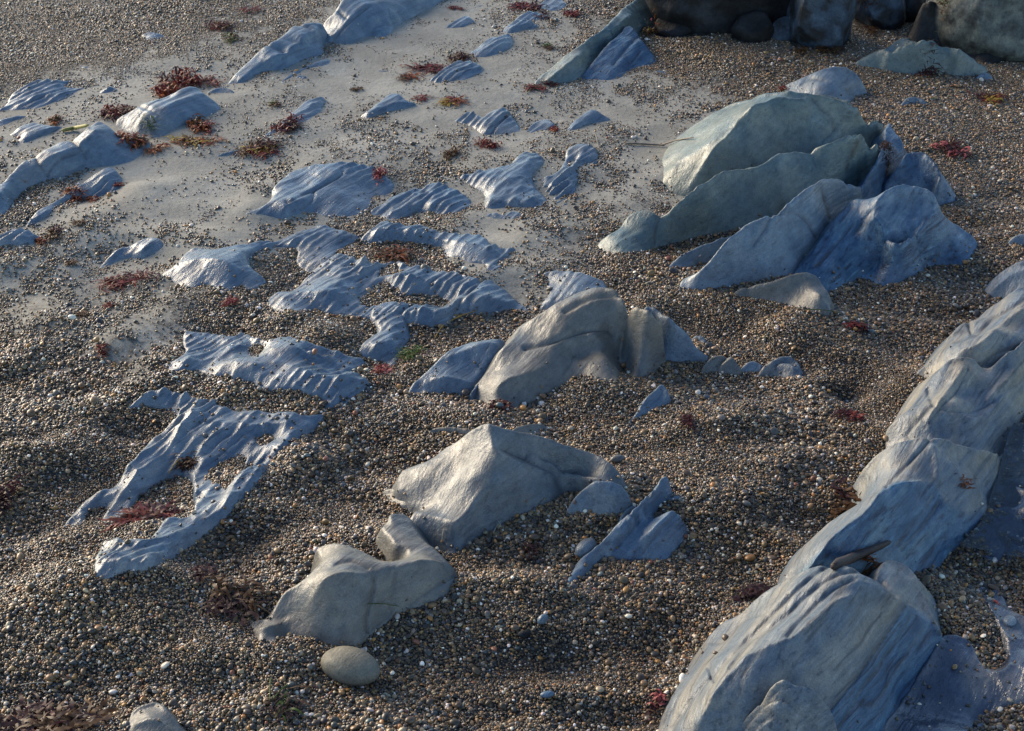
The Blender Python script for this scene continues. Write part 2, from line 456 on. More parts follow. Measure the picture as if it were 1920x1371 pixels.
    crack = np.zeros_like(ZZ)
    if cracks:
        U, V = to_px(GX, GY, ZZ)
        for cr in cracks:
            line, wpx, dep = cr[:3]; drk = cr[3] if len(cr) > 3 else .8
            q = catmull(line, False, 6)[:, :2]
            d = np.full(ZZ.shape, 1e9)
            for (a, b), (c, e) in zip(q[:-1], q[1:]):
                ex, ey = c - a, e - b; l2 = ex * ex + ey * ey + 1e-9
                t = np.clip(((U - a) * ex + (V - b) * ey) / l2, 0, 1)
                d = np.minimum(d, np.hypot(U - a - t * ex, V - b - t * ey))
            d = np.abs(d + 1.0 * vnoise(U * .09, V * .09, seed + 8))
            cell = res * FPX / (dist * 1.0); wpx = max(wpx, 1.25 * cell)
            g = np.exp(-(np.maximum(d, 0) / wpx) ** 2)
            ZZ = ZZ - dep * g
            crack = np.maximum(crack, drk * np.exp(-(np.maximum(d, 0) / max(wpx * .55, .85 * cell)) ** 2))
    bz = np.zeros_like(ZZ)
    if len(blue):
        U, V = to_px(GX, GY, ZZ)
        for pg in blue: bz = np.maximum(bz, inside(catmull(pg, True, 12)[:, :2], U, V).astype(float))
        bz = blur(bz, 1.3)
    keep = (ZZ > G - .016)
    kf = keep[:-1, :-1] | keep[1:, :-1] | keep[:-1, 1:] | keep[1:, 1:]
    jj, ii = np.nonzero(kf)
    if len(jj) == 0:
        print('EMPTY ROCK', label); return None
    idx = jj * nxg + ii
    F = np.stack([idx, idx + 1, idx + 1 + nxg, idx + nxg], 1)
    used, inv = np.unique(F, return_inverse=True); F = inv.reshape(F.shape)
    V3 = np.stack([GX.ravel()[used], GY.ravel()[used], ZZ.ravel()[used]], 1)
    org = (float(V3[:, 0].mean()), float(V3[:, 1].mean()), float(G.ravel()[used].mean()))
    o = mesh_object(name, V3, F, mat, org, {'crack': crack.ravel()[used], 'bluebed_shade': bz.ravel()[used]})
    if parent: o.parent = parent
    else: tag(o, label, cat, group, kind)
    ROCKS.append((x0, y0, res, ZZ))
    return o

def rock_top(x, y):
    """height of the highest rock at each point (-9 where there is none)"""
    out = np.full(np.shape(x), -9.0)
    for x0, y0, res, ZZ in ROCKS:
        i = (x - x0) / res; j = (y - y0) / res
        m = (i >= 0) & (j >= 0) & (i < ZZ.shape[1] - 1) & (j < ZZ.shape[0] - 1)
        if not m.any(): continue
        ii, jj = np.floor(i[m]).astype(int), np.floor(j[m]).astype(int); fi, fj = i[m] - ii, j[m] - jj
        z = (ZZ[jj, ii] * (1 - fi) + ZZ[jj, ii + 1] * fi) * (1 - fj) + (ZZ[jj + 1, ii] * (1 - fi) + ZZ[jj + 1, ii + 1] * fi) * fj
        out[m] = np.maximum(out[m], z)
    return out

def boulder(label, px, row, wpx, hgt, depth, mat, seed, rz=0.0, cuts=(), lump=.12, tilt=0.0, sub=5, zoff=0.0):
    """free-standing boulder: px/row = foot nearest the camera, wpx = width in photo pixels"""
    import bmesh
    x, y, z = (float(v[0]) for v in on_ground(px, row, 0.0))
    wid = wpx * (y * CP + CAM_H * SP) / FPX
    bm = bmesh.new(); bmesh.ops.create_icosphere(bm, subdivisions=sub, radius=1)
    r = random.Random(seed)
    dirs = [(Vector((r.gauss(0, 1), r.gauss(0, 1), r.gauss(0, 1))).normalized(), r.uniform(-1, 1), r.uniform(2.5, 9)) for _ in range(26)]
    pl = [(Vector(c[:3]).normalized(), c[3]) for c in cuts]
    C = Vector((x, y + depth * .46, z + hgt * .38 + zoff)); M = Euler((tilt, 0, rz)).to_matrix()
    for v in bm.verts:
        n = v.co.normalized()
        q = n * (1 + lump * sum(a * math.exp(-k * (1 - n.dot(d))) for d, a, k in dirs))
        for d, t in pl:                                            # worn flat faces
            e = q.dot(d) - t
            if e > 0: q = q - d * e * .97
        q = M @ Vector((q.x * wid / 2, q.y * depth / 2, q.z * hgt / 2)) + C
        f = fbm(np.array([q.x * 22 + seed]), np.array([(q.y + q.z) * 22]), seed, 3)[0] * .008 + fbm(np.array([q.x * 60]), np.array([(q.y - q.z) * 60]), seed + 3, 2)[0] * .0025
        v.co = q + n * f - C
    me = bpy.data.meshes.new('boulder'); bm.to_mesh(me); bm.free()
    for p in me.polygons: p.use_smooth = True
    me.materials.append(mat); o = bpy.data.objects.new('boulder', me); o.location = C; COL.objects.link(o)
    tag(o, label, 'boulder')
    co = np.array([v.co for v in me.vertices]) + np.array(C)
    res = .012; x0, y0 = co[:, 0].min(), co[:, 1].min(); nx_, ny_ = int((co[:, 0].max() - x0) / res) + 2, int((co[:, 1].max() - y0) / res) + 2
    ZZ = np.full((ny_, nx_), -9.0); np.maximum.at(ZZ, (((co[:, 1] - y0) / res).astype(int), ((co[:, 0] - x0) / res).astype(int)), co[:, 2])
    ROCKS.append((x0, y0, res, ZZ))
    return o

def assemble(name, label, cat, members):
    """one rock body whose pieces are parts: members = (start of the piece's label, part name)"""
    objs = []
    for key, part in members:
        m = [o for o in bpy.data.objects if o.get('label', '').startswith(key)]
        objs.append((m[0], part))
    base = objs[0][0].location.copy()
    root = bpy.data.objects.new(name, None); root.location = base; root.empty_display_size = .05; COL.objects.link(root)
    for o, part in objs:
        o.name = part; o.data.name = part
        o.parent = root; o.location = o.location - base
        del o['category']
    tag(root, label, cat)
    return root

# ------------------------------------------------------------------ ground
def ground_material():
    m, n, b = new_mat('beach_sand_and_grit')
    geo = nd(n, 'ShaderNodeNewGeometry'); pos = geo.outputs['Position']
    at = nd(n, 'ShaderNodeAttribute', attribute_name='shingle')
    a = noise(n, pos, 3.2, 4, .6)
    ra = ramp(n, a, [(.3, (.225, .215, .178)), (.7, (.33, .315, .265))])
    f = noise(n, pos, 650, 2, .8)
    rf = ramp(n, f, [(.28, (.62, .60, .58)), (.5, (1, 1, 1)), (.75, (1.3, 1.3, 1.3))])
    sand = mixc(n, 1.0, ra.outputs[0], rf.outputs[0], 'MULTIPLY')
    sv = nd(n, 'ShaderNodeTexVoronoi'); sv.inputs['Scale'].default_value = 330; n.links.new(pos, sv.inputs['Vector'])
    sh = nd(n, 'ShaderNodeSeparateColor'); n.links.new(sv.outputs['Color'], sh.inputs[0])
    rs = ramp(n, sh.outputs[1], [(.0, (.35, .30, .25)), (.10, (.55, .5, .45)), (.16, (1, 1, 1)), (.93, (1, 1, 1)), (1, (1.5, 1.5, 1.5))])
    dot = ramp(n, sv.outputs['Distance'], [(.28, (1, 1, 1)), (.42, (0, 0, 0))])
    sand = mixc(n, dot.outputs[0], sand, mixc(n, 1.0, sand, rs.outputs[0], 'MULTIPLY'))
    damp = noise(n, pos, 9, 4, .6, .5)
    rd = ramp(n, damp, [(.42, (.80, .80, .80)), (.6, (1, 1, 1))])
    sand = mixc(n, 1.0, sand, rd.outputs[0], 'MULTIPLY')
    v = nd(n, 'ShaderNodeTexVoronoi'); v.inputs['Scale'].default_value = 190; n.links.new(pos, v.inputs['Vector'])
    hs = nd(n, 'ShaderNodeSeparateColor'); n.links.new(v.outputs['Color'], hs.inputs[0])
    rg = ramp(n, hs.outputs[0], [(0, (.030, .026, .022)), (.35, (.065, .052, .038)), (.6, (.11, .085, .055)), (.8, (.07, .072, .075)), (.93, (.15, .13, .105)), (1, (.5, .5, .5))])
    edge = ramp(n, v.outputs['Distance'], [(.2, (1, 1, 1)), (.6, (.25, .25, .25))])
    grit = mixc(n, 1.0, rg.outputs[0], edge.outputs[0], 'MULTIPLY')
    wob = noise(n, pos, 60, 3, .6)
    k = mul(n, mul(n, wob, .5, 'SUBTRACT'), .9)
    k = mul(n, at.outputs['Fac'], k, 'ADD')
    rk = ramp(n, k, [(.50, (0, 0, 0)), (.80, (1, 1, 1))])
    n.links.new(mixc(n, rk.outputs[0], sand, grit), b.inputs['Base Color'])
    b.inputs['Roughness'].default_value = .75
    b.inputs['Specular IOR Level'].default_value = .3
    bp = nd(n, 'ShaderNodeBump'); bp.inputs['Strength'].default_value = .5; bp.inputs['Distance'].default_value = .0012
    n.links.new(f, bp.inputs['Height'])
    bp2 = nd(n, 'ShaderNodeBump'); bp2.inputs['Strength'].default_value = .6; bp2.inputs['Distance'].default_value = .004
    n.links.new(wob, bp2.inputs['Height']); n.links.new(bp.outputs[0], bp2.inputs['Normal'])
    n.links.new(bp2.outputs[0], b.inputs['Normal'])
    return m

def axis(lo, hi, step, far):
    core = np.arange(lo, hi + step / 2, step); out = []
    d = step; x = hi
    while x < far:
        d *= 1.35; x += d; out.append(x)
    left = []; d = step; x = lo
    while x > -far:
        d *= 1.35; x -= d; left.append(x)
    return np.concatenate([left[::-1], core, out])

gx = axis(-3.2, 3.2, .02, 150); gy = axis(1.0, 6.6, .02, 160)
GXX, GYY = np.meshgrid(gx, gy)
shg = cover(GXX, GYY)
gz = ground_z(GXX, GYY) - .006 * np.clip((shg - .4) / .4, 0, 1)
nxx, nyy = len(gx), len(gy)
ii, jj = np.meshgrid(np.arange(nxx - 1), np.arange(nyy - 1)); idx = (jj * nxx + ii).ravel()
gf = np.stack([idx, idx + 1, idx + 1 + nxx, idx + nxx], 1)
gnd = mesh_object('ground', np.stack([GXX.ravel(), GYY.ravel(), gz.ravel()], 1), gf, ground_material(), (0, 0, 0),
                  {'shingle': shg.ravel()})
tag(gnd, kind='structure')

# ------------------------------------------------------------------ rocks: right-hand outcrop
rock('rock_fin', 'largest olive rock fin at the back of the right-hand outcrop, smooth swept face',
 [(1245,362,0),(1240,350,0),(1248,325,.01),(1240,310,0),(1258,268,.015),(1295,236,.04),(1330,213,.07),(1370,190,.1),(1410,180,.13),(1435,170,.17),(1480,166,.185),(1535,165,.18),(1560,169,.175),(1600,179,.16),(1640,195,.13),(1657,208,.10),(1652,222,.07),(1640,245,.03),(1630,275,0),(1560,315,0),(1480,340,0),(1400,356,0),(1330,372,0),(1280,368,0)],
 lines=[[(1290,352,.03),(1305,330,.06),(1320,303,.1),(1340,272,.13),(1365,248,.155),(1378,230,.165),(1410,196,.185),(1428,181,.195),(1450,177,.197),(1490,177,.197),(1530,174,.19),(1562,173,.18),(1600,183,.165)],
  [(1262,315,.03),(1300,262,.055),(1330,232,.075),(1375,200,.10)]],
 pts=[(1400,250,.105),(1440,240,.095),(1500,235,.10),(1560,230,.095),(1370,310,.035),(1430,300,.035),(1500,290,.03),(1600,225,.11)],
 cracks=[([(1520,180),(1540,205),(1560,222),(1562,240)],2.5,.003,.6),([(1540,262),(1565,238),(1590,222),(1610,213)],4,.006,.35),([(1262,308),(1285,302),(1310,293),(1335,296)],2,.002,.4)],
 mat=M_OLIVE, relax=1.0, blur_m=.012)
rock('rock_fin', 'middle olive rock fin of the right-hand outcrop with long tail to the left',
 [(1120,461,0),(1125,450,.005),(1140,440,.02),(1165,420,.03),(1185,395,.05),(1210,389,.06),(1228,399,.055),(1248,401,.055),(1258,390,.075),(1266,370,.1),(1285,352,.12),(1330,325,.13),(1375,308,.125),(1400,309,.115),(1430,303,.12),(1450,288,.13),(1470,279,.135),(1500,275,.13),(1530,268,.135),(1560,256,.15),(1590,240,.16),(1612,227,.17),(1628,226,.165),(1640,236,.15),(1652,252,.13),(1657,262,.11),(1645,290,.06),(1615,335,.01),(1600,350,0),(1540,385,0),(1460,410,0),(1395,422,0),(1340,433,0),(1280,441,0),(1230,460,0),(1200,470,0),(1150,471,0)],
 lines=[[(1140,464,.005),(1185,442,.022),(1225,428,.034),(1236,410,.045)],[(1450,308,.124),(1470,299,.137),(1495,296,.142),(1515,302,.136),(1532,309,.122),(1560,298,.138),(1590,279,.157),(1608,256,.174),(1622,244,.174)]],
 pts=[(1320,370,.065),(1380,350,.07),(1440,340,.075),(1500,335,.07),(1560,320,.078),(1600,300,.085),(1300,410,.028),(1360,400,.022),(1430,385,.026),(1500,370,.028),(1275,400,.06),(1560,275,.140),(1535,288,.126)],
 cracks=[([(1634,236),(1612,258),(1600,282),(1592,300),(1587,318)],2.6,.004,.85),([(1239,402),(1231,425),(1226,458)],2.2,.003,.6)],
 mat=M_OLIVE, relax=.6, hs=1.0, blur_m=.011)
rock('rock_fin', 'cracked grey rock fin at the front of the right-hand outcrop',
 [(1275,537,0),(1280,520,.01),(1293,513,.015),(1308,510,.025),(1330,480,.06),(1345,460,.08),(1370,437,.095),(1400,415,.1),(1430,402,.11),(1455,390,.12),(1470,380,.12),(1500,355,.125),(1530,335,.13),(1560,322,.135),(1590,318,.13),(1610,322,.12),(1618,333,.1),(1603,360,.07),(1580,380,.055),(1555,410,.045),(1532,448,.025),(1510,480,.01),(1485,508,0),(1450,517,0),(1400,525,0),(1340,535,0),(1300,540,0)],
 pts=[(1400,460,.085),(1450,440,.1),(1500,400,.12),(1540,370,.125),(1580,345,.128),(1380,510,.025),(1440,490,.042),(1490,460,.06),(1520,430,.07),(1340,510,.03),(1350,480,.07)],
 cracks=[([(1542,352),(1546,372),(1554,396),(1556,408)],4,.010,.75),([(1462,398),(1490,397),(1512,412),(1530,442)],4,.008,.55),([(1446,400),(1436,422),(1424,440),(1412,458)],3.5,.006,.45),([(1470,382),(1466,392),(1450,402)],4,.006,.3)],
 mat=M_GREY, hs=1.1, blur_m=.011)
rock('rock_fin', 'thin grey rock sliver in the pebbles left of the cracked fin',
 [(1252,502,0),(1260,488,.01),(1272,477,.02),(1300,462,.03),(1330,450,.038),(1360,437,.045),(1390,424,.05),(1385,440,.02),(1340,475,.01),(1320,488,0),(1285,498,0)], mat=M_GREY, blur_m=.007)
rock('rock_block', 'deep blue layered rock block with a scooped pale hollow on top',
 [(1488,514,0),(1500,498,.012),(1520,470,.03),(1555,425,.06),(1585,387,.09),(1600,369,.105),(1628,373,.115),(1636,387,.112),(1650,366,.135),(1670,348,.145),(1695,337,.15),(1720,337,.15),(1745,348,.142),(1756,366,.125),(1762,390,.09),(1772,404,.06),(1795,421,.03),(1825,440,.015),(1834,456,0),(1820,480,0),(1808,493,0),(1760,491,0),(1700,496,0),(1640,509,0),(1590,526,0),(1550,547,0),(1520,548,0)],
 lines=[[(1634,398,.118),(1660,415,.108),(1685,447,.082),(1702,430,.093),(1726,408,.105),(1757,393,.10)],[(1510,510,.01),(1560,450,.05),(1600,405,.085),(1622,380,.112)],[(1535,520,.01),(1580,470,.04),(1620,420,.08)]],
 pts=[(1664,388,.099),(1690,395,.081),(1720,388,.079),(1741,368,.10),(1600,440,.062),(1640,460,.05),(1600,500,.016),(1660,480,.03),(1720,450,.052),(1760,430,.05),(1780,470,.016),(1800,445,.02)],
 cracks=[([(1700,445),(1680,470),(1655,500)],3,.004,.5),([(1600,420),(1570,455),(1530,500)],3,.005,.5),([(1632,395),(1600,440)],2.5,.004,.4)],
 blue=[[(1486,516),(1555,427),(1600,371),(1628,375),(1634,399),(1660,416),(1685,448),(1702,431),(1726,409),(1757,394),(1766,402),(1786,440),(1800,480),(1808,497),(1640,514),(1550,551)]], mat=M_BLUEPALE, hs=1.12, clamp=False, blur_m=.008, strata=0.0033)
rock('rock_block', 'blue rock block with a pale cap at the rear right of the right-hand outcrop',
 [(1660,352,.02),(1668,330,.04),(1690,300,.085),(1700,281,.1),(1720,276,.11),(1745,285,.11),(1762,303,.1),(1763,325,.08),(1758,350,.04),(1745,372,0),(1690,372,0)],
 lines=[[(1698,300,.112),(1730,299,.115),(1758,304,.102)]], pts=[(1720,335,.07)], mat=M_BLUE, blur_m=.008, strata=0.0027)
rock('rock_spine', 'narrow layered rock spine between the middle olive fin and the blue blocks',
 [(1590,382,.02),(1610,347,.06),(1640,302,.088),(1658,264,.1),(1662,232,.09),(1670,224,.085),(1678,244,.08),(1692,257,.08),(1694,272,.07),(1680,292,.05),(1660,322,.04),(1640,347,.03),(1620,370,.01)],
 lines=[[(1648,290,.10),(1660,268,.105),(1682,260,.092)],[(1620,345,.07),(1650,305,.082)]], mat=M_BLUE, blur_m=.006, strata=0.0045)
rock('rock_slab', 'triangular tan rock slab leaning at the foot of the right-hand outcrop',
 [(1375,548,0),(1395,530,.025),(1440,520,.045),(1480,508,.06),(1510,505,.065),(1530,512,.06),(1550,540,.04),(1556,560,.02),(1552,588,0),(1520,580,0),(1470,565,0),(1420,553,0)],
 lines=[[(1385,545,.012),(1400,541,.022),(1450,538,.04),(1500,535,.054),(1530,543,.045),(1548,556,.025)]], cracks=[([(1405,532),(1398,545)],2,.002,.3)], mat=M_TAN, blur_m=.007)
rock('rock', 'grey-blue humped rock just behind the largest olive fin',
 [(1468,162,0),(1500,145,.03),(1540,128,.06),(1570,120,.07),(1595,125,.065),(1612,140,.05),(1625,165,.01),(1610,176,0),(1590,192,0),(1540,195,0),(1500,185,0)], pts=[(1560,150,.05),(1530,165,.035)],
 cracks=[([(1505,158),(1520,147),(1545,150)],2.5,.004,.3)], mat=M_GREY)
rock('boulder', 'rounded green-grey boulder half buried below the dark boulders at top right',
 [(1602,117,0),(1640,95,.03),(1670,75,.085),(1700,58,.118),(1730,56,.125),(1770,57,.12),(1800,75,.1),(1830,100,.06),(1850,118,.02),(1846,133,0),(1800,138,0),(1740,126,0),(1690,128,0),(1640,123,0)],
 lines=[[(1625,110,.015),(1650,95,.05),(1680,72,.105),(1710,61,.125)]], pts=[(1690,100,.062),(1740,95,.065),(1790,105,.045)], mat=M_OLIVE, blur_m=.014)
rock('rock', 'small blue rock hump in the shingle right of the largest olive fin',
 [(1686,197,0),(1700,180,.018),(1716,175,.024),(1735,182,.018),(1757,198,0),(1735,193,.0),(1715,188,.004),(1700,194,0)], mat=M_GREY, blur_m=.006)
rock('rock', 'small pale rock peeping out beneath the green-grey boulder, right end',
 [(1830,146,0),(1838,135,.014),(1850,132,.018),(1860,138,.012),(1861,148,0),(1845,150,0)], mat=M_GREY, blur_m=.005)
rock('rock', 'small smooth grey rock at the right edge, beside the outcrop tail',
 [(1890,452,0),(1900,438,.02),(1930,430,.03),(1960,440,.02),(1950,456,0),(1915,456,0)], mat=M_GREY)

# ------------------------------------------------------------------ dark boulders along the top right
boulder('very dark wet boulder at the top edge, left of the others', 1352, 76, 310, .36, .40, M_DARK, 21, .10, [(.1,-1,.15,.55),(-.6,-.6,.2,.74),(.6,-.7,.1,.75)], .20, zoff=-.06, tilt=.15)
rock('boulder', 'small squared blue block wedged between two dark boulders',
 [(1444,66,0),(1446,50,.03),(1455,32,.05),(1470,26,.055),(1488,30,.05),(1490,50,.03),(1482,70,0),(1465,74,0)], mat=M_DARKBLUE, blur_m=.006, cat='boulder')
boulder('flat-faced slate-blue boulder with brown weed tufts at the top edge', 1546, 104, 150, .32, .28, M_DARKBLUE, 5, -.20, [(.2,-1,.3,.45),(-.95,-.2,.2,.62),(.95,-.3,-.05,.66),(-.3,-.9,-.35,.55)], .12, zoff=-.06, tilt=.25)
boulder('rounded slate-blue boulder right of the flat-faced one, at the top edge', 1654, 57, 122, .24, .24, M_DARKBLUE, 9, .2, [(0,-1,.2,.62),(.8,-.5,.2,.75)], .14, zoff=-.04, tilt=-.2)
rock('boulder', 'dark slanting slab boulder with green algae on its top end',
 [(1722,30,.05),(1728,5,.12),(1745,-5,.14),(1780,5,.13),(1810,30,.11),(1840,60,.07),(1865,88,.03),(1878,105,.01),(1880,116,0),(1850,119,0),(1800,85,0),(1750,60,0),(1725,47,0)], mat=M_DARK, blur_m=.008, lump=.004, cat='boulder')
boulder('big smooth round boulder cut off by the top right corner', 1915, 116, 290, .48, .44, M_OLIVEDARK, 13, .3, [(-.2,-1,.35,.7)], .10, zoff=-.07)
boulder('low black boulder at the right foot of the very dark boulder', 1420, 78, 90, .10, .12, M_DARK, 41, .3, [(0,-.6,.8,.6)], .15, sub=4, zoff=-.02)
boulder('flat black boulder at the left foot of the very dark boulder', 1268, 66, 80, .08, .12, M_DARK, 43, -.3, [(0,-.5,.8,.6)], .15, sub=4, zoff=-.02)
boulder('small dark boulder in the gap behind the green-grey boulder', 1712, 40, 60, .10, .10, M_DARK, 33, .4, [], .15, sub=4)
boulder('slate boulder behind the gap at the top edge', 1712, -18, 70, .16, .14, M_DARKBLUE, 35, .1, [], .15, sub=4)

# ------------------------------------------------------------------ central rocks
rock('rock_hump', 'long smooth grey rock hump with stepped lobes in the centre of the beach',
 [(876,738,0),(905,705,.022),(940,655,.038),(960,635,.043),(973,612,.04),(985,605,.045),(1000,597,.06),(1030,575,.075),(1060,557,.09),(1090,543,.1),(1120,534,.11),(1150,535,.115),(1170,547,.112),(1190,555,.115),(1212,565,.115),(1224,580,.105),(1243,590,.09),(1240,602,.075),(1220,618,.045),(1200,635,.015),(1168,662,.0),(1158,690,.004),(1158,713,0),(1125,711,0),(1095,702,0),(1060,715,0),(1025,736,0),(990,752,0),(955,768,0),(920,758,0),(895,746,0)],
 lines=[[(985,655,.05),(1030,637,.056),(1070,625,.062),(1110,621,.07),(1140,622,.07),(1150,640,.055)],[(930,722,.03),(960,706,.04),(1000,697,.048),(1040,681,.054),(1065,672,.056),(1078,668,.05)]],
 pts=[(1050,592,.08),(1110,566,.105),(1160,580,.112),(1200,590,.10),(1120,600,.085),(1170,610,.07),(1000,665,.053),(1050,648,.062),(1100,640,.068),(1135,655,.05),(1100,675,.04),(1000,730,.012),(960,745,.008),(1070,695,.022),(1200,570,.116)],
 cracks=[([(985,652),(1030,641),(1070,626),(1110,617),(1138,617),(1150,626)],4.5,.008,.3),([(1060,583),(1090,566),(1118,556),(1150,553),(1182,551)],5,.006,.15),([(1075,668),(1068,685),(1055,700)],2,.002,.3)],
 mat=M_TAN, relax=.5, hs=1.2, blur_m=.010)
rock('rock_ledge', 'low pale ledge with a sand-filled hollow joined to the left of the central hump',
 [(765,741,0),(775,716,.008),(800,695,.014),(830,665,.02),(850,650,.024),(870,642,.025),(905,633,.03),(940,632,.032),(950,637,.03),(937,662,.035),(908,698,.03),(886,730,.02),(873,737,0),(850,733,0),(820,732,0),(790,738,0)],
 lines=[[(812,703,.024),(850,706,.026),(882,716,.022)],[(838,668,.022),(870,655,.026),(905,645,.03),(930,640,.034)]], pts=[(885,672,.010),(855,690,.010),(873,697,-.006),(885,690,-.003)],
 cracks=[([(878,735),(907,698),(936,660),(955,637)],3,.006,.6)], mat=M_FLUTE, flute=(.004,.06,.03), blur_m=.006)
rock('rock_hump', 'blue-grey rounded rock at the right end of the central hump',
 [(1200,602,.06),(1206,566,.08),(1225,560,.085),(1245,575,.08),(1270,597,.068),(1290,615,.05),(1300,640,.03),(1313,650,.018),(1331,666,0),(1320,676,0),(1300,673,0),(1250,672,0),(1235,666,0),(1215,652,0),(1190,658,0)], pts=[(1240,610,.055),(1270,640,.03),(1250,655,.008),(1225,635,.01)], mat=M_GREY, hs=1.3, blur_m=.010)
rock('rock_ledge', 'low pale ledge with a diagonal seam behind the central hump',
 [(1003,513,0),(1030,506,.010),(1070,507,.014),(1110,517,.014),(1135,530,.012),(1125,562,.02),(1065,582,.01),(1030,579,0),(1010,574,0),(1030,550,.002),(1022,530,.002)], lines=[[(1018,573,.006),(1045,548,.014),(1068,524,.018),(1078,512,.018)]], pts=[(1045,535,.006)],
 cracks=[([(1040,560),(1060,535),(1076,512)],2.5,.003,.35)], mat=M_FLUTE, flute=(.003,.06,.025), blur_m=.006)
rock('rock', 'finger-sized grey rock stub at the right tip of the central hump', [(1297,636,0),(1303,622,.012),(1318,626,.012),(1326,634,.006),(1318,640,0),(1305,641,0)], mat=M_GREY, blur_m=.004)
rock('rock', 'brown-striped small rock right of the central hump, leftmost of three in a row',
 [(1316,696,0),(1325,676,.015),(1345,662,.025),(1370,664,.026),(1386,680,.02),(1389,695,0),(1372,699,0),(1340,692,0)], lines=[[(1345,690,.012),(1362,676,.024),(1376,667,.026)]], cracks=[([(1345,693),(1350,680),(1365,666)],3,.006,.4)], mat=M_TAN, blur_m=.005)
rock('rock', 'smallest of three little rocks in a row right of the central hump', [(1384,693,0),(1400,676,.013),(1413,670,.018),(1431,680,.012),(1426,694,0),(1405,692,0)], mat=M_GREY, blur_m=.004)
rock('rock', 'pale double-lobed small rock, rightmost of three in a row in the shingle',
 [(1421,701,0),(1440,679,.018),(1468,664,.03),(1488,666,.03),(1502,686,.018),(1502,702,0),(1482,706,0),(1455,699,0)], lines=[[(1445,692,.015),(1460,682,.024),(1480,680,.024),(1498,690,.016)]], cracks=[([(1455,684),(1465,677),(1490,678)],3,.004,.25)], mat=M_PALE, blur_m=.005)
rock('rock', 'slim blue-grey rock blade in the shingle below the central hump',
 [(1167,797,0),(1195,770,.007),(1205,750,.012),(1225,730,.02),(1240,716,.026),(1250,724,.024),(1253,742,.010),(1240,757,0),(1215,770,0),(1195,779,0)], mat=M_GREY, blur_m=.006)

# ------------------------------------------------------------------ peaked rock and neighbours
rock('peaked_rock', 'peaked grey rock with a deep groove down its right shoulder',
 [(745,911,.018),(757,877,.03),(800,863,.04),(830,840,.06),(860,820,.088),(890,798,.118),(907,791,.126),(922,791,.126),(945,798,.118),(990,808,.098),(1050,825,.072),(1110,845,.050),(1150,870,.034),(1173,900,.012),(1150,905,.01),(1128,897,.03),(1100,893,.01),(1062,903,0),(1046,912,.012),(1045,931,0),(1020,941,0),(985,956,0),(960,969,0),(925,990,0),(900,1001,0),(870,1021,0),(850,1038,0),(830,1031,0),(800,1006,.008),(782,988,.018),(766,966,.03),(776,954,.034),(800,952,.018),(772,946,.012),(765,926,.014)],
 lines=[[(915,794,.127),(921,815,.121),(926,838,.112),(936,850,.103),(960,861,.085),(1000,879,.057),(1030,896,.035),(1044,910,.017)],
  [(950,847,.086),(970,856,.067),(1005,872,.041),(1035,887,.020),(1055,896,.006)],
  [(928,803,.120),(952,820,.102),(985,838,.080),(1020,855,.063),(1060,872,.046),(1100,887,.033),(1124,895,.027)],
  [(776,958,.026),(810,966,.038),(850,973,.050),(872,962,.048),(886,942,.055),(905,917,.065),(930,906,.066),(965,902,.053),(987,912,.038)]],
 pts=[(860,860,.075),(820,890,.048),(880,880,.076),(850,915,.052),(790,915,.026),(900,893,.072),(830,945,.034),(1080,856,.054),(1020,828,.083)],
 cracks=[([(775,955),(768,968),(778,985),(800,1010),(835,1033)],2.8,.005,.55),([(945,842),(975,856),(1010,872),(1040,886)],3,.005,.3)], mat=M_MID, relax=.5, clamp=False, blur_m=.009)
rock('rock_block', 'squared rock block with a dark front at the right foot of the peaked rock',
 [(1061,958,0),(1080,925,.02),(1110,898,.04),(1126,894,.044),(1165,905,.035),(1181,924,.024),(1172,942,.008),(1150,961,0),(1110,955,0),(1085,956,0)], lines=[[(1108,902,.042),(1140,915,.042),(1174,930,.026)]], pts=[(1120,940,.014)], mat=M_GREY, blur_m=.005, strata=0.0015)
rock('rock_ledge', 'buried tan ledge crescent just behind the peaked rock, left of its summit', [(798,809,0),(815,797,.008),(850,795,.010),(890,801,.012),(900,812,.0),(860,806,0),(825,803,0)], mat=M_TAN, blur_m=.004)
rock('rock_ledge', 'small buried ledge just behind the peaked rock, right of its summit', [(950,803,.008),(985,790,.015),(1005,786,.015),(1023,790,.010),(1024,806,0),(1000,812,0),(965,812,0)], mat=M_TAN, blur_m=.004)
rock('rock_ledge', 'flat tan ledge poking out at the left foot of the peaked rock', [(714,919,0),(742,909,.014),(765,926,.014),(774,947,.006),(742,942,0),(725,929,0)], mat=M_TAN, blur_m=.005)
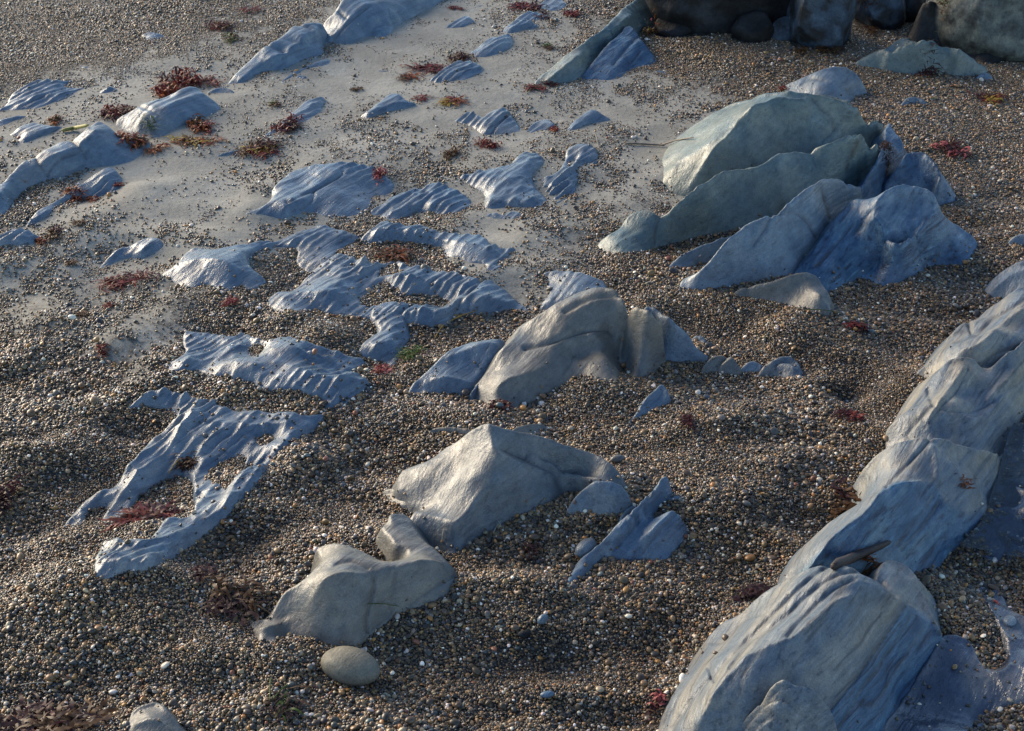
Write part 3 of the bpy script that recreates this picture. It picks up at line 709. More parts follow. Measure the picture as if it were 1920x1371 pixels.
rock('rock_mound', 'tan rock mound with a cracked dark front, left of the oval stone',
 [(464,1166,0),(480,1158,.006),(505,1155,.010),(520,1125,.02),(535,1103,.03),(565,1090,.035),(585,1070,.035),(600,1055,.03),(598,1035,.03),(590,1023,.03),(620,1017,.035),(650,1019,.04),(690,1035,.04),(710,1045,.034),(735,1050,.028),(755,1045,.032),(766,1032,.03),(760,1022,.03),(740,1015,.03),(733,1004,.028),(714,988,.018),(740,985,.025),(730,963,.028),(750,959,.03),(768,966,.03),(780,992,.028),(800,1015,.03),(830,1040,.025),(848,1060,.015),(854,1075,0),(845,1096,0),(835,1111,0),(800,1129,0),(770,1136,0),(740,1146,0),(720,1166,0),(700,1181,0),(688,1192,0),(670,1206,0),(630,1206,0),(590,1193,0),(560,1188,0),(530,1188,0),(510,1206,0),(490,1211,0),(486,1192,.003),(470,1173,0)],
 lines=[[(480,1174,.013),(510,1168,.022),(545,1153,.033),(570,1141,.041),(582,1128,.046),(592,1108,.052),(602,1086,.057),(615,1075,.06),(640,1069,.062),(670,1073,.062),(700,1080,.056),(712,1070,.054),(726,1062,.052),(740,1067,.05),(756,1058,.05),(790,1046,.046),(820,1051,.036),(843,1066,.017)]],
 pts=[(640,1040,.048),(620,1055,.048),(690,1055,.048),(740,1042,.036),(560,1115,.036),(700,1130,.024),(790,1020,.036)],
 cracks=[([(700,1080),(701,1100),(693,1130),(687,1160),(688,1182)],2.8,.007,.7),([(740,1068),(738,1100),(734,1125)],2.2,.003,.35),([(850,1080),(820,1096),(795,1112),(768,1132)],2.6,.004,.5),([(630,1058),(660,1052),(690,1066)],3.5,.003,.1)], mat=M_TAN, relax=.5, hs=1.45, blur_m=.009)
rock('forked_rock', 'blue forked rock blade rising from the shingle in the foreground',
 [(1064,1091,0),(1075,1070,.006),(1090,1045,.015),(1105,1033,.02),(1130,1010,.03),(1160,980,.044),(1185,955,.05),(1200,938,.05),(1215,915,.05),(1235,892,.05),(1243,886,.046),(1254,890,.04),(1250,905,.03),(1238,922,.012),(1222,942,-.006),(1212,960,-.006),(1212,976,.012),(1230,970,.032),(1250,956,.04),(1262,951,.042),(1275,960,.036),(1279,985,.02),(1275,1010,.005),(1260,1035,0),(1245,1046,0),(1210,1044,0),(1170,1046,0),(1135,1041,0),(1120,1051,0),(1100,1071,0),(1080,1086,0)],
 lines=[[(1088,1064,.013),(1130,1022,.034),(1165,985,.052),(1190,962,.055),(1210,935,.055),(1242,893,.05)],[(1195,1022,.03),(1228,985,.044),(1256,960,.046)],[(1150,1030,.012),(1180,998,.024),(1200,985,.022)]],
 pts=[(1240,1020,.014)], cracks=[([(1150,1030),(1190,985),(1198,968)],2.5,.005,.4),([(1205,1035),(1240,990),(1268,962)],2,.003,.4),([(1182,962),(1196,972)],3,.006,.35)], relax=.35, back=.12, mat=M_BLUEPALE, hs=1.0, blur_m=.006, strata=0.0024)
rock('rock', 'small flat grey rock chip behind the forked blade', [(1254,950,0),(1256,926,.006),(1280,925,.006),(1276,950,0)], mat=M_GREY, blur_m=.003)
rock('rock', 'small flat tan rock chip at the right foot of the forked blade', [(1270,1040,0),(1276,1022,.006),(1290,1024,.005),(1310,1042,0),(1290,1045,0)], mat=M_TAN, blur_m=.003)
rock('rock', 'dark wedge of rock between the squared block and the forked blade', [(1160,985,0),(1168,955,.014),(1185,940,.014),(1196,945,.01),(1180,965,.0),(1170,982,0)], mat=M_GREY, blur_m=.004)
rock('rock', 'pointed tan rock slab at the bottom edge, lower left',
 [(242,1347,0),(250,1326,.010),(285,1307,.02),(300,1311,.02),(320,1340,.010),(350,1371,0),(372,1420,0),(300,1440,0),(255,1400,0),(240,1367,0)], lines=[[(250,1352,.013),(290,1345,.023),(330,1374,.014)]], mat=M_TAN, blur_m=.006)

# ------------------------------------------------------------------ pale ridge along the right edge
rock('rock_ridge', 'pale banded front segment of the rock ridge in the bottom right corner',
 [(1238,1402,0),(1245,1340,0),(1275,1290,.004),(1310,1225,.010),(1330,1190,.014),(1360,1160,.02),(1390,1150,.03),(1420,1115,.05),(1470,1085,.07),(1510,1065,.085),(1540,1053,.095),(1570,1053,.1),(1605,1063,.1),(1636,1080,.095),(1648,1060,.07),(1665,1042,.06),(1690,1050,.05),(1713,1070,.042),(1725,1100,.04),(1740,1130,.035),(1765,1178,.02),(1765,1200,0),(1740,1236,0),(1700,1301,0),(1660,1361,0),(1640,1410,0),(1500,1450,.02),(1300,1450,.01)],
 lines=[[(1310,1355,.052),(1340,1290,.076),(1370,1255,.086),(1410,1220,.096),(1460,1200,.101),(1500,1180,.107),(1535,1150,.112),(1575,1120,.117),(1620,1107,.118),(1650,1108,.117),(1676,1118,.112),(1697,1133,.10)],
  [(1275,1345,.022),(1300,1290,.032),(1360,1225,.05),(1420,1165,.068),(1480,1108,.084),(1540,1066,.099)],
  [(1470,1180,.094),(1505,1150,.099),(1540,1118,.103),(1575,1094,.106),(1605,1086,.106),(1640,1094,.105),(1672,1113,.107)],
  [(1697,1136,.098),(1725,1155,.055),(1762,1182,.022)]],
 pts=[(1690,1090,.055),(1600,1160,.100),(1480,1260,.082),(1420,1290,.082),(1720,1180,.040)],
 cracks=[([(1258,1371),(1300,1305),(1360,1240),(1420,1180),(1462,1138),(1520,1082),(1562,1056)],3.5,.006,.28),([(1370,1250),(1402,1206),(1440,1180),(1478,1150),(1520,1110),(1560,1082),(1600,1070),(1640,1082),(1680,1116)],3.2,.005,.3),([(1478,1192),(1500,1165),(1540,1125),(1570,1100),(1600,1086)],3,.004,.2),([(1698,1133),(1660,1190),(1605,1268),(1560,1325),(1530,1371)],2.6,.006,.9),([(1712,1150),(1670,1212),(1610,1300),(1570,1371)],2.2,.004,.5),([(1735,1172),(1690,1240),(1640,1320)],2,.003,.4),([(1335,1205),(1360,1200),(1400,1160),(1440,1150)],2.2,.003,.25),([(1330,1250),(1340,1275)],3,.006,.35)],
 blue=[[(1697,1134),(1765,1186),(1768,1215),(1640,1400),(1495,1400),(1560,1327),(1605,1270),(1660,1192)]], mat=M_PALE, hs=1.45, blur_m=.008, strata=0.0018)  # blue zone: bluish beds plus the scarp's shade, put into the colour
rock('knobbly_rock', 'rounded pale layered rock knob at the bottom edge in front of the ridge',
 [(1365,1402,.03),(1395,1350,.062),(1430,1310,.092),(1450,1276,.112),(1468,1267,.118),(1482,1271,.118),(1510,1270,.122),(1532,1279,.117),(1548,1300,.102),(1565,1335,.082),(1571,1371,.06),(1568,1420,.03),(1450,1470,.03)],
 pts=[(1500,1310,.118),(1460,1320,.108),(1520,1350,.10),(1450,1371,.085),(1500,1400,.07)],
 cracks=[([(1390,1371),(1425,1328),(1452,1310),(1475,1312),(1510,1345),(1535,1371)],3,.006,.35),([(1425,1318),(1460,1290),(1495,1281),(1530,1290),(1552,1318)],3.5,.006,.2),([(1410,1371),(1440,1345),(1460,1350),(1480,1371)],3,.005,.3)], mat=M_PALE, hs=1.35, blur_m=.007, strata=0.0015)
rock('rock_ridge', 'blue-faced middle segment of the right-hand ridge with a scooped bowl beside the pool',
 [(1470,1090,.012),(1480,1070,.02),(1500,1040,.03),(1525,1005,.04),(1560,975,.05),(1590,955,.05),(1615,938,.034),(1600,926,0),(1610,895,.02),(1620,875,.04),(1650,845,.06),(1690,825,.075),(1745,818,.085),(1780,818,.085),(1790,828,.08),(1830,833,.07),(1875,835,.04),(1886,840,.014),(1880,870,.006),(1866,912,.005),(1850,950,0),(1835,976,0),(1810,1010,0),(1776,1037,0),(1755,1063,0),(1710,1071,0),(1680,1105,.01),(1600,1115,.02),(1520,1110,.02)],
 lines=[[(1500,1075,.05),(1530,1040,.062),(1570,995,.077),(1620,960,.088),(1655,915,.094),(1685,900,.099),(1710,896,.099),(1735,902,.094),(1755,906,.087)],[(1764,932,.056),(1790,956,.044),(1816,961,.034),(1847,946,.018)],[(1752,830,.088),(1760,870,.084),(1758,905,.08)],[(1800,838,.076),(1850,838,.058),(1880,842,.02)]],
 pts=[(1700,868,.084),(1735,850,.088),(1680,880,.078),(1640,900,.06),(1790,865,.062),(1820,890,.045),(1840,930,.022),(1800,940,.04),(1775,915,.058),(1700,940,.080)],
 cracks=[([(1662,912),(1700,872),(1728,842),(1745,820)],3,.005,.3),([(1690,1030),(1730,985),(1762,940)],3,.005,.55),([(1665,1040),(1715,975),(1750,930)],2,.003,.4),([(1850,960),(1820,1000),(1780,1040)],2,.003,.3)], blue=[[(1490,1085),(1530,1042),(1570,997),(1620,962),(1655,917),(1685,902),(1755,908),(1767,936),(1815,964),(1852,952),(1810,1022),(1700,1095),(1520,1110)]], mat=M_PALE, hs=1.4, blur_m=.008, strata=0.0021)  # blue zone paints the shade of this face into the rock colour
rock('rock_ridge', 'wavy pale segment of the right-hand ridge with S-shaped folds above the pool',
 [(1667,816,0),(1670,798,.010),(1700,770,.03),(1725,740,.04),(1735,725,.045),(1755,700,.05),(1780,672,.06),(1800,665,.066),(1825,668,.063),(1836,686,.055),(1850,695,.05),(1880,665,.066),(1905,645,.08),(1940,620,.09),(2000,620,.06),(2000,720,0),(1925,770,0),(1905,800,0),(1884,838,0),(1850,852,.02),(1790,852,.04),(1740,848,.04),(1690,852,.02),(1664,836,0)],
 lines=[[(1740,790,.056),(1765,745,.066),(1790,712,.07),(1812,682,.07)],[(1800,792,.056),(1835,778,.058),(1865,764,.062),(1890,738,.066),(1925,705,.07)],[(1850,752,.052),(1880,715,.068),(1920,680,.082)]],
 pts=[(1798,745,.044),(1825,715,.046),(1822,752,.04),(1830,815,.022),(1870,805,.012),(1720,812,.036),(1765,820,.04),(1700,800,.03),(1900,780,.01)],
 cracks=[([(1735,800),(1765,760),(1790,735),(1815,690)],3,.005,.25),([(1740,730),(1752,758),(1790,770),(1840,765),(1880,735),(1920,712)],3,.004,.22),([(1700,815),(1730,780),(1752,757)],2.5,.003,.25)], mat=M_PALE, hs=1.35, blur_m=.008, strata=0.0018)
rock('rock_ridge', 'far pale segment of the right-hand ridge climbing out of the right edge',
 [(1719,695,0),(1745,676,.013),(1755,657,.02),(1772,640,.03),(1790,617,.05),(1810,600,.06),(1830,598,.055),(1850,580,.06),(1880,560,.07),(1905,540,.08),(1940,525,.09),(2000,500,.06),(2010,650,.03),(1950,690,.04),(1880,712,.03),(1820,722,.02),(1770,712,.008),(1735,702,0)],
 lines=[[(1800,655,.058),(1840,640,.068),(1870,610,.083),(1920,575,.095)],[(1760,690,.03),(1800,672,.045)]], pts=[(1815,632,.042),(1850,603,.054),(1870,660,.06),(1920,630,.08)],
 cracks=[([(1790,640),(1830,628),(1860,600),(1900,575),(1920,562)],2.6,.004,.4),([(1835,690),(1870,660),(1920,650)],2.6,.004,.4),([(1815,600),(1822,622)],4,.007,.3)], mat=M_PALE, hs=1.3, blur_m=.008, strata=0.0015)
rock('rock', 'blue-grey rounded rock at the right edge above the far ridge segment',
 [(1848,546,0),(1865,520,.02),(1890,498,.04),(1920,484,.06),(1970,470,.05),(1985,540,.02),(1935,562,.006),(1885,558,0)], lines=[[(1862,540,.012),(1895,515,.038),(1930,500,.056)]], mat=M_GREY, blur_m=.008)
rock('wet_rock_floor', 'wet scalloped rock floor with pebble patches in the bottom right corner',
 [(1640,1412,.002),(1700,1300,.006),(1740,1240,.008),(1765,1192,.010),(1790,1188,.008),(1820,1200,.004),(1835,1235,.003),(1860,1262,.004),(1890,1250,.008),(1893,1210,.010),(1872,1150,.010),(1848,1112,.008),(1838,1095,.003),(1868,1100,.005),(1900,1140,.008),(1960,1180,.010),(2020,1250,.010),(1980,1312,.0),(1900,1312,0),(1860,1341,0),(1832,1372,0),(1810,1425,0)],
 pts=[(1740,1300,.006),(1800,1280,.007),(1860,1290,.008),(1920,1260,.012)], mat=M_WET, flute=(.009,.055,.04,.7), blur_m=.006, cat='rock floor', lump=.002)
rock('wet_rock_floor', 'wet scalloped rock showing through the pool right of the ridge bowl',
 [(1886,842,.0),(1868,915,.004),(1838,985,.004),(1812,1030,.0),(1850,1042,0),(1900,1057,0),(1990,1042,.010),(1990,880,.010),(1960,780,.010),(1908,802,0)], pts=[(1900,900,.0),(1880,960,.006),(1900,1010,.006),(1920,860,-.002)], mat=M_WET, flute=(.024,.065,.05,.6), blur_m=.006, cat='rock floor', lump=.002)

# ------------------------------------------------------------------ low fluted outcrops, centre and left
FL = dict(mat=M_FLUTE, blur_m=.005, cat='rock', lump=.002, relax=.45, lift=.002, ribs=.0055, hs=.74)
rock('fluted_rock', 'forked fluted rock pavement with long arms reaching into the shingle, lower left',
 [(119,982,0),(150,945,.010),(170,925,.015),(215,908,.018),(230,890,.018),(255,860,.018),(285,815,.018),(310,795,.018),(330,780,.015),(335,765,.008),(300,760,0),(265,757,0),(240,762,0),(231,766,0),(255,748,.010),(275,735,.015),(310,727,.018),(345,732,.015),(370,745,.012),(395,740,.012),(410,757,.008),(440,765,.010),(480,765,.012),(515,772,.008),(543,770,.015),(570,775,.012),(600,774,.006),(610,778,.002),(600,787,0),(585,804,0),(560,817,0),(520,847,0),(510,857,0),(497,881,0),(485,897,0),(470,912,0),(440,947,0),(420,967,0),(390,992,0),(350,1022,0),(310,1047,0),(275,1063,0),(240,1062,0),(215,1072,0),(190,1081,0),(179,1072,0),(185,1040,.010),(195,1017,.015),(210,1012,.015),(230,1015,.015),(240,1035,.010),(255,1040,.008),(270,1035,.010),(285,1010,.012),(300,985,.012),(315,968,.012),(350,970,.010),(365,955,.008),(365,920,.008),(360,888,.010),(335,880,.008),(300,893,.004),(275,905,.006),(255,920,.008),(240,945,.008),(225,965,.004),(200,983,0),(189,972,0),(200,955,.006),(212,943,.006),(190,942,0),(165,953,0),(147,980,0)],
 lines=[[(200,1050,.02),(230,1045,.018),(265,1050,.02),(300,1030,.022),(340,1000,.024),(400,955,.026),(450,915,.026),(480,875,.026),(530,825,.024),(580,790,.018)],[(240,900,.028),(290,850,.03),(330,810,.03),(400,790,.03),(470,790,.03),(540,785,.025)],[(150,960,.016),(190,930,.022),(225,910,.024)]],
 holes=[[(388,887),(405,866),(440,852),(460,840),(464,862),(446,884),(426,910),(405,907)],[(476,825),(485,810),(505,806),(516,815),(505,832),(487,836)]], flute=(0.0206,0.104,0.0332,0.15), **FL)
rock('fluted_rock', 'rippled fluted rock pavement with two pebble pockets, left of centre',
 [(299,681,0),(330,672,.008),(350,655,.012),(345,640,.010),(345,622,.010),(360,617,.012),(400,620,.015),(430,628,.018),(455,620,.018),(480,628,.015),(510,634,.015),(537,628,.018),(570,637,.015),(620,650,.012),(650,662,.010),(681,669,.008),(672,685,.004),(655,688,.010),(691,711,.010),(685,721,.003),(668,736,0),(640,763,0),(625,776,0),(610,771,0),(605,760,0),(620,745,.004),(600,735,.006),(580,733,.006),(560,722,.004),(520,725,.002),(485,723,0),(480,710,.004),(455,705,.004),(435,709,0),(440,690,.006),(420,699,0),(395,701,0),(370,693,0),(340,693,0),(310,691,0)],
 lines=[[(340,680,.012),(400,655,.028),(430,645,.028),(440,670,.022)],[(450,690,.018),(520,675,.03),(560,690,.026),(620,705,.028),(670,705,.024)],[(510,650,.026),(560,650,.026),(620,662,.02)]],
 holes=[[(462,655),(470,641),(485,636),(499,641),(496,655),(480,668),(466,665)],[(570,668),(592,661),(620,664),(645,671),(620,678),(582,677)]], flute=(0.0206,0.0979,0.0356,0.105), **FL)
rock('fluted_rock', 'broad fluted rock pavement with a comb of sharp crests, dead centre left',
 [(499,566,0),(520,545,.010),(550,542,.012),(575,520,.015),(600,495,.018),(625,475,.02),(645,472,.02),(680,485,.018),(715,490,.013),(740,478,.016),(760,490,.015),(800,500,.018),(850,510,.018),(900,522,.015),(915,520,.010),(945,540,.008),(965,560,.005),(993,581,0),(960,579,0),(920,586,0),(880,586,0),(855,584,0),(840,604,0),(800,607,0),(770,601,0),(752,598,.006),(735,585,.010),(700,591,.002),(680,591,0),(650,588,0),(620,586,0),(590,577,0),(560,581,0),(525,581,0)],
 lines=[[(530,555,.024),(570,545,.032),(620,545,.034),(640,520,.034),(640,490,.03)],[(760,580,.026),(800,575,.034),(840,578,.026),(870,555,.032),(900,530,.026)],[(750,510,.026),(800,520,.028),(860,530,.026)],[(890,570,.02),(920,555,.026),(950,565,.014)]],
 holes=[[(668,566),(690,542),(703,526),(712,545),(742,551),(790,547),(850,561),(828,574),(790,569),(740,566),(692,573)],[(712,502),(725,492),(745,496),(750,510),(732,515),(716,512)]],
 cracks=[([(852,586),(866,560),(900,528),(916,508)],2.6,.005,.5)], flute=(0.0216,0.0979,0.0285,0.045), **FL)
rock('fluted_rock', 'small fluted rock tongue hanging below the comb-crested pavement',
 [(672,656,0),(690,635,.008),(712,620,.012),(706,600,.010),(696,585,.008),(705,570,.012),(735,563,.014),(756,572,.014),(757,600,.010),(766,625,.005),(752,651,0),(740,682,0),(715,672,0),(690,667,0)], lines=[[(700,645,.022),(730,635,.024),(735,600,.022)]], flute=(0.0151,0.0857,0.0277), **FL)
rock('fluted_rock', 'slender curved grey rock in the sand left of the grey shark-fin rock',
 [(176,511,0),(195,490,.008),(215,472,.012),(245,460,.014),(270,445,.014),(290,442,.012),(306,455,.004),(300,467,.002),(265,486,0),(240,484,0),(215,491,0),(190,513,0)], lines=[[(205,492,.014),(235,474,.02),(262,470,.018),(285,452,.016)]], flute=(0.0065,0.0979,0.0317), **FL)
rock('fluted_rock', 'grey shark-fin rock with a ridged back, left of the comb-crested pavement',
 [(302,513,0),(330,495,.010),(350,470,.015),(370,463,.017),(400,467,.017),(430,460,.018),(470,453,.015),(512,450,.006),(480,465,.008),(463,480,.008),(470,500,.006),(495,520,.003),(496,528,0),(470,541,0),(450,529,0),(420,546,0),(390,530,0),(350,539,0),(330,529,0),(315,521,0)], lines=[[(335,505,.022),(368,487,.036),(405,485,.04),(425,492,.032),(450,505,.018)],[(425,490,.032),(450,475,.024),(480,460,.016)]], pts=[(380,515,.018)], flute=(0.0065,0.1224,0.0396), **FL)
rock('fluted_rock', 'domed grey rock with an overlapping finger lobe in the sand, upper centre left',
 [(454,402,0),(490,385,.008),(515,365,.015),(515,350,.016),(540,325,.026),(570,310,.034),(610,305,.04),(660,303,.034),(700,310,.022),(720,325,.012),(739,346,.004),(730,366,.003),(700,362,.004),(702,391,0),(675,401,0),(640,408,0),(600,406,0),(580,397,0),(525,411,0),(505,406,0),(480,404,0)],
 lines=[[(528,402,.016),(548,372,.036),(590,345,.045),(625,325,.05),(634,317,.046)],[(560,388,.02),(575,365,.036),(583,354,.04)],[(640,330,.04),(680,330,.028),(712,338,.014)]], pts=[(600,385,.012),(640,372,.018),(660,390,.008),(560,345,.03)], cracks=[([(538,378),(562,366),(592,354),(625,336),(642,324)],2.6,.006,.5),([(562,392),(585,375),(588,358)],2.2,.004,.4)], flute=(0.0054,0.1102,0.0396), **FL)
rock('fluted_rock', 'small crumpled fluted rock between the domed rock and the dark-saddled rock',
 [(689,399,0),(720,380,.008),(735,365,.012),(770,355,.018),(800,345,.025),(820,338,.028),(845,350,.025),(870,362,.015),(886,380,.004),(870,396,0),(830,401,0),(790,396,0),(770,401,0),(735,411,0),(710,404,0)], lines=[[(740,392,.022),(780,378,.026),(820,352,.034),(850,368,.024)],[(800,388,.018),(830,378,.024),(860,372,.018)]], pts=[(805,368,.012)], flute=(0.0151,0.0918,0.0356,0.09), **FL)
rock('fluted_rock', 'dark-saddled fluted rock with a bright glint, centre of the sand',
 [(857,331,0),(880,325,.008),(920,312,.016),(945,308,.02),(962,303,.017),(970,290,.02),(985,282,.022),(1010,285,.015),(1019,303,.003),(1002,320,.004),(1000,345,.010),(1020,365,.008),(1031,386,0),(1000,391,0),(975,387,0),(940,391,0),(915,391,0),(908,380,.010),(912,360,.012),(900,350,.010),(880,347,0)], lines=[[(915,380,.022),(930,350,.034),(955,332,.038),(975,318,.03),(995,295,.024)],[(960,375,.024),(985,365,.022),(1010,378,.01)]], pts=[(900,330,.024)], flute=(0.0119,0.0979,0.0356,0.06), **FL)
rock('fluted_rock', 'striped fluted rock with steep parallel crests, right of the dark-saddled rock',
 [(1014,336,0),(1040,325,.010),(1060,300,.012),(1065,275,.016),(1090,267,.022),(1110,270,.016),(1121,290,.010),(1118,313,.002),(1098,321,0),(1085,332,.006),(1080,352,.006),(1060,385,0),(1036,391,0),(1042,372,.006),(1020,356,.004)], lines=[[(1050,345,.018),(1060,320,.022),(1085,290,.028),(1100,275,.026)]], holes=[[(1066,312),(1078,302),(1090,306),(1088,316),(1074,320)]], flute=(0.0173,0.104,0.0206), **FL)
rock('fluted_rock', 'comb of small fluted crests stretching right above the brown weed patch',
 [(674,446,0),(700,425,.010),(720,410,.015),(745,418,.012),(800,418,.010),(820,432,.008),(850,435,.015),(885,440,.015),(905,442,.015),(930,460,.012),(966,463,.006),(966,480,.002),(945,496,.002),(920,517,0),(904,516,0),(915,495,.005),(890,490,.004),(864,498,0),(870,480,.004),(840,481,0),(819,476,0),(838,462,.004),(810,456,0),(780,451,0),(750,449,0),(720,448,0),(690,451,0)], lines=[[(700,438,.018),(725,424,.024),(780,432,.02),(830,446,.02),(880,455,.022),(935,468,.018)]], flute=(0.0151,0.0918,0.0285,0.06), **FL)
rock('fluted_rock', 'arching low fluted rock curling round a pebble pocket, left of the weed patch',
 [(449,459,.003),(500,453,.008),(530,445,.010),(565,430,.012),(600,420,.015),(640,430,.012),(673,441,.004),(650,456,0),(630,471,0),(615,485,.004),(600,500,.004),(585,511,0),(565,501,0),(555,485,.004),(560,470,.004),(545,464,0),(520,461,0),(490,469,0),(465,481,0),(462,500,.003),(480,515,.003),(498,521,0),(470,531,0),(450,516,0),(445,485,0)], lines=[[(500,460,.016),(560,445,.02),(600,435,.024),(640,440,.018)]], flute=(0.0108,0.0857,0.0317), **FL)
rock('fluted_rock', 'tiny double crest of rock below the dark-saddled rock', [(904,411,0),(920,396,.008),(942,401,.004),(965,392,.012),(987,406,.002),(960,413,0),(930,411,0)], flute=(0.0043,0.0612,0.0238), **FL)
rock('fluted_rock', 'blue hump-backed little rock alone in the upper sand',
 [(674,219,0),(690,205,.010),(710,190,.016),(725,175,.027),(740,170,.03),(755,180,.024),(766,188,.016),(784,193,.006),(765,201,0),(745,206,0),(715,214,0),(690,223,0)], lines=[[(690,212,.014),(720,198,.022),(745,190,.024),(768,192,.012)]], flute=(0.0054,0.0979,0.0317), **FL)
rock('fluted_rock', 'cluster of three rounded lobes of grey rock in the upper sand, right of centre',
 [(849,226,0),(870,212,.012),(885,206,.017),(897,218,.010),(910,215,.018),(930,202,.032),(945,199,.034),(954,204,.028),(956,216,.018),(970,231,.010),(976,249,0),(960,253,0),(925,253,0),(900,251,0),(893,241,.003),(880,236,0),(860,233,0)], lines=[[(905,232,.022),(925,218,.032),(945,206,.036)],[(912,246,.012),(922,238,.018)]], cracks=[([(922,252),(930,235),(955,212)],2.5,.006,.4)], flute=(0.0043,0.0857,0.0238), **FL)
rock('fluted_rock', 'small pale rock beside the three-lobed rock', [(979,254,0),(1000,230,.011),(1022,220,.016),(1038,230,.010),(1041,241,0),(1015,246,0),(995,251,0)], flute=(0.0043,0.0734,0.0238), **FL)
rock('fluted_rock', 'blue pyramid-shaped rock alone in the sand, left of the log-like ridge foot',
 [(1058,247,0),(1080,225,.015),(1100,207,.026),(1112,203,.028),(1130,212,.018),(1147,223,.002),(1130,229,0),(1100,233,0),(1075,244,0)], lines=[[(1075,238,.010),(1100,218,.026),(1112,206,.028)]], **FL)
rock('fluted_rock', 'pale tent-shaped little rock near the top edge, left of the rock chain', [(832,54,0),(850,38,.012),(872,27,.02),(889,37,.008),(891,43,0),(868,51,0),(850,53,0)], lines=[[(872,28,.02),(866,48,.006)]], **FL)
rock('fluted_rock', 'lowest rock of the chain running up to the top edge, under brown weed',
 [(802,152,0),(820,135,.010),(840,120,.014),(860,112,.017),(890,115,.013),(906,130,.004),(890,144,0),(860,153,0),(815,156,0)], lines=[[(818,148,.010),(850,130,.022),(880,125,.018)]], flute=(0.0086,0.0857,0.0277), **FL)
rock('fluted_rock', 'second rock from the bottom of the chain running up to the top edge',
 [(874,102,0),(895,88,.010),(915,73,.016),(940,65,.02),(956,60,.016),(961,86,.002),(940,99,0),(920,106,0),(890,109,0)], lines=[[(900,96,.014),(925,80,.026),(945,72,.024)]], flute=(0.0065,0.0734,0.0277), **FL)
rock('fluted_rock', 'third rock from the bottom of the chain running up to the top edge',
 [(939,60,0),(955,42,.012),(970,36,.02),(990,35,.022),(1012,49,.003),(980,56,0),(960,63,0)], lines=[[(955,52,.014),(975,44,.024),(992,40,.022)]], flute=(0.0043,0.0734,0.0277), **FL)
rock('fluted_rock', 'fourth rock from the bottom of the chain, beside dark red weed', [(964,37,.008),(975,25,.016),(995,17,.022),(1012,22,.013),(1031,33,0),(1005,39,0),(985,41,0)], flute=(0.0065,0.0734,0.0277), **FL)
rock('fluted_rock', 'topmost rock of the chain, at the top edge', [(1004,13,0),(1020,0,.012),(1040,-10,.016),(1062,5,.008),(1048,19,0),(1028,21,0)], flute=(0.0065,0.0734,0.0277), **FL)

# ------------------------------------------------------------------ log-like ridge at the top
rock('rock_ridge', 'log-like pale rock ridge rising to the top edge beside the dark boulder',
 [(998,160,0),(1010,145,.010),(1040,120,.03),(1065,98,.045),(1090,80,.06),(1110,62,.07),(1140,42,.072),(1160,20,.072),(1180,3,.076),(1200,-10,.08),(1226,0,.06),(1216,20,.03),(1206,46,.008),(1180,56,.028),(1155,76,.018),(1125,96,.012),(1110,121,.008),(1090,146,0),(1050,159,0),(1012,161,0)],
 lines=[[(1025,148,.016),(1060,120,.042),(1095,92,.062),(1125,66,.074),(1155,45,.072),(1185,20,.07)]], pts=[(1100,88,.05)], cracks=[([(1130,95),(1140,70),(1170,50)],2.6,.005,.4)], mat=M_OLIVE, blur_m=.008)
rock('rock_slab', 'blue stepped slab sloping down the right side of the log-like ridge',
 [(1088,147,.003),(1115,110,.03),(1150,70,.05),(1180,48,.05),(1205,75,.035),(1228,106,.008),(1221,119,0),(1182,131,0),(1176,151,0),(1130,153,0),(1100,151,0)], pts=[(1150,115,.026),(1185,95,.03)], mat=M_BLUE, blur_m=.005, strata=0.0042, lump=.003, cracks=[([(1150,120),(1170,95),(1195,70)],2.2,.004,.4),([(1175,128),(1200,95)],2.2,.004,.4)])

# ------------------------------------------------------------------ ridge at the upper left
rock('rock_ridge', 'smooth whale-backed rock ridge at the upper left, right of the red weed heap',
 [(422,161,0),(440,140,.010),(460,118,.022),(485,95,.037),(505,82,.046),(530,65,.056),(550,48,.062),(575,42,.062),(597,38,.057),(607,46,.05),(605,62,.028),(604,86,.008),(606,101,0),(570,113,0),(530,131,0),(490,136,0),(460,153,0),(430,161,0)],
 lines=[[(450,146,.016),(500,112,.04),(540,88,.048),(580,64,.05),(600,50,.05)],[(510,122,.014),(550,100,.018),(590,80,.02)]], cracks=[([(500,84),(518,92),(530,98)],2.5,.003,.15),([(560,46),(580,52),(586,60)],2.5,.004,.3)], mat=M_GREY, relax=.45, blur_m=.006, strata=0.0014)
rock('rock_ridge', 'layered continuation of the upper-left ridge leaving through the top edge',
 [(604,56,.008),(612,35,.04),(630,20,.062),(640,0,.08),(680,-30,.09),(760,-50,.09),(850,-20,.02),(836,0,0),(800,20,0),(750,46,0),(722,71,0),(690,66,.004),(660,83,0),(625,81,0),(605,79,0)],
 lines=[[(620,70,.02),(650,40,.05),(690,10,.07)],[(650,72,.012),(690,42,.04),(730,10,.055)],[(690,60,.014),(730,35,.026),(780,8,.035)]], cracks=[([(635,20),(648,32)],2.5,.006,.4),([(625,75),(650,45),(690,12)],2.5,.006,.5)], mat=M_GREY, relax=.45, blur_m=.005, strata=0.0056)
rock('rock', 'small jagged ledge of chips along the foot of the whale-backed ridge', [(515,163,0),(540,140,.006),(560,128,.012),(600,110,.012),(621,110,.008),(616,123,0),(575,129,0),(555,141,0),(535,151,0)], flute=(0.0065,0.0612,0.0238), **FL)
rock('rock', 'little pointed rock chip in the sand below the whale-backed ridge', [(550,147,0),(562,137,.012),(575,142,.006),(578,147,0),(562,149,0)], **FL)
rock('rock', 'short rounded rock slab left of the tip of the whale-backed ridge', [(384,176,0),(400,163,.015),(420,160,.016),(437,168,.009),(441,176,0),(415,178,0)], mat=M_GREY, blur_m=.005)
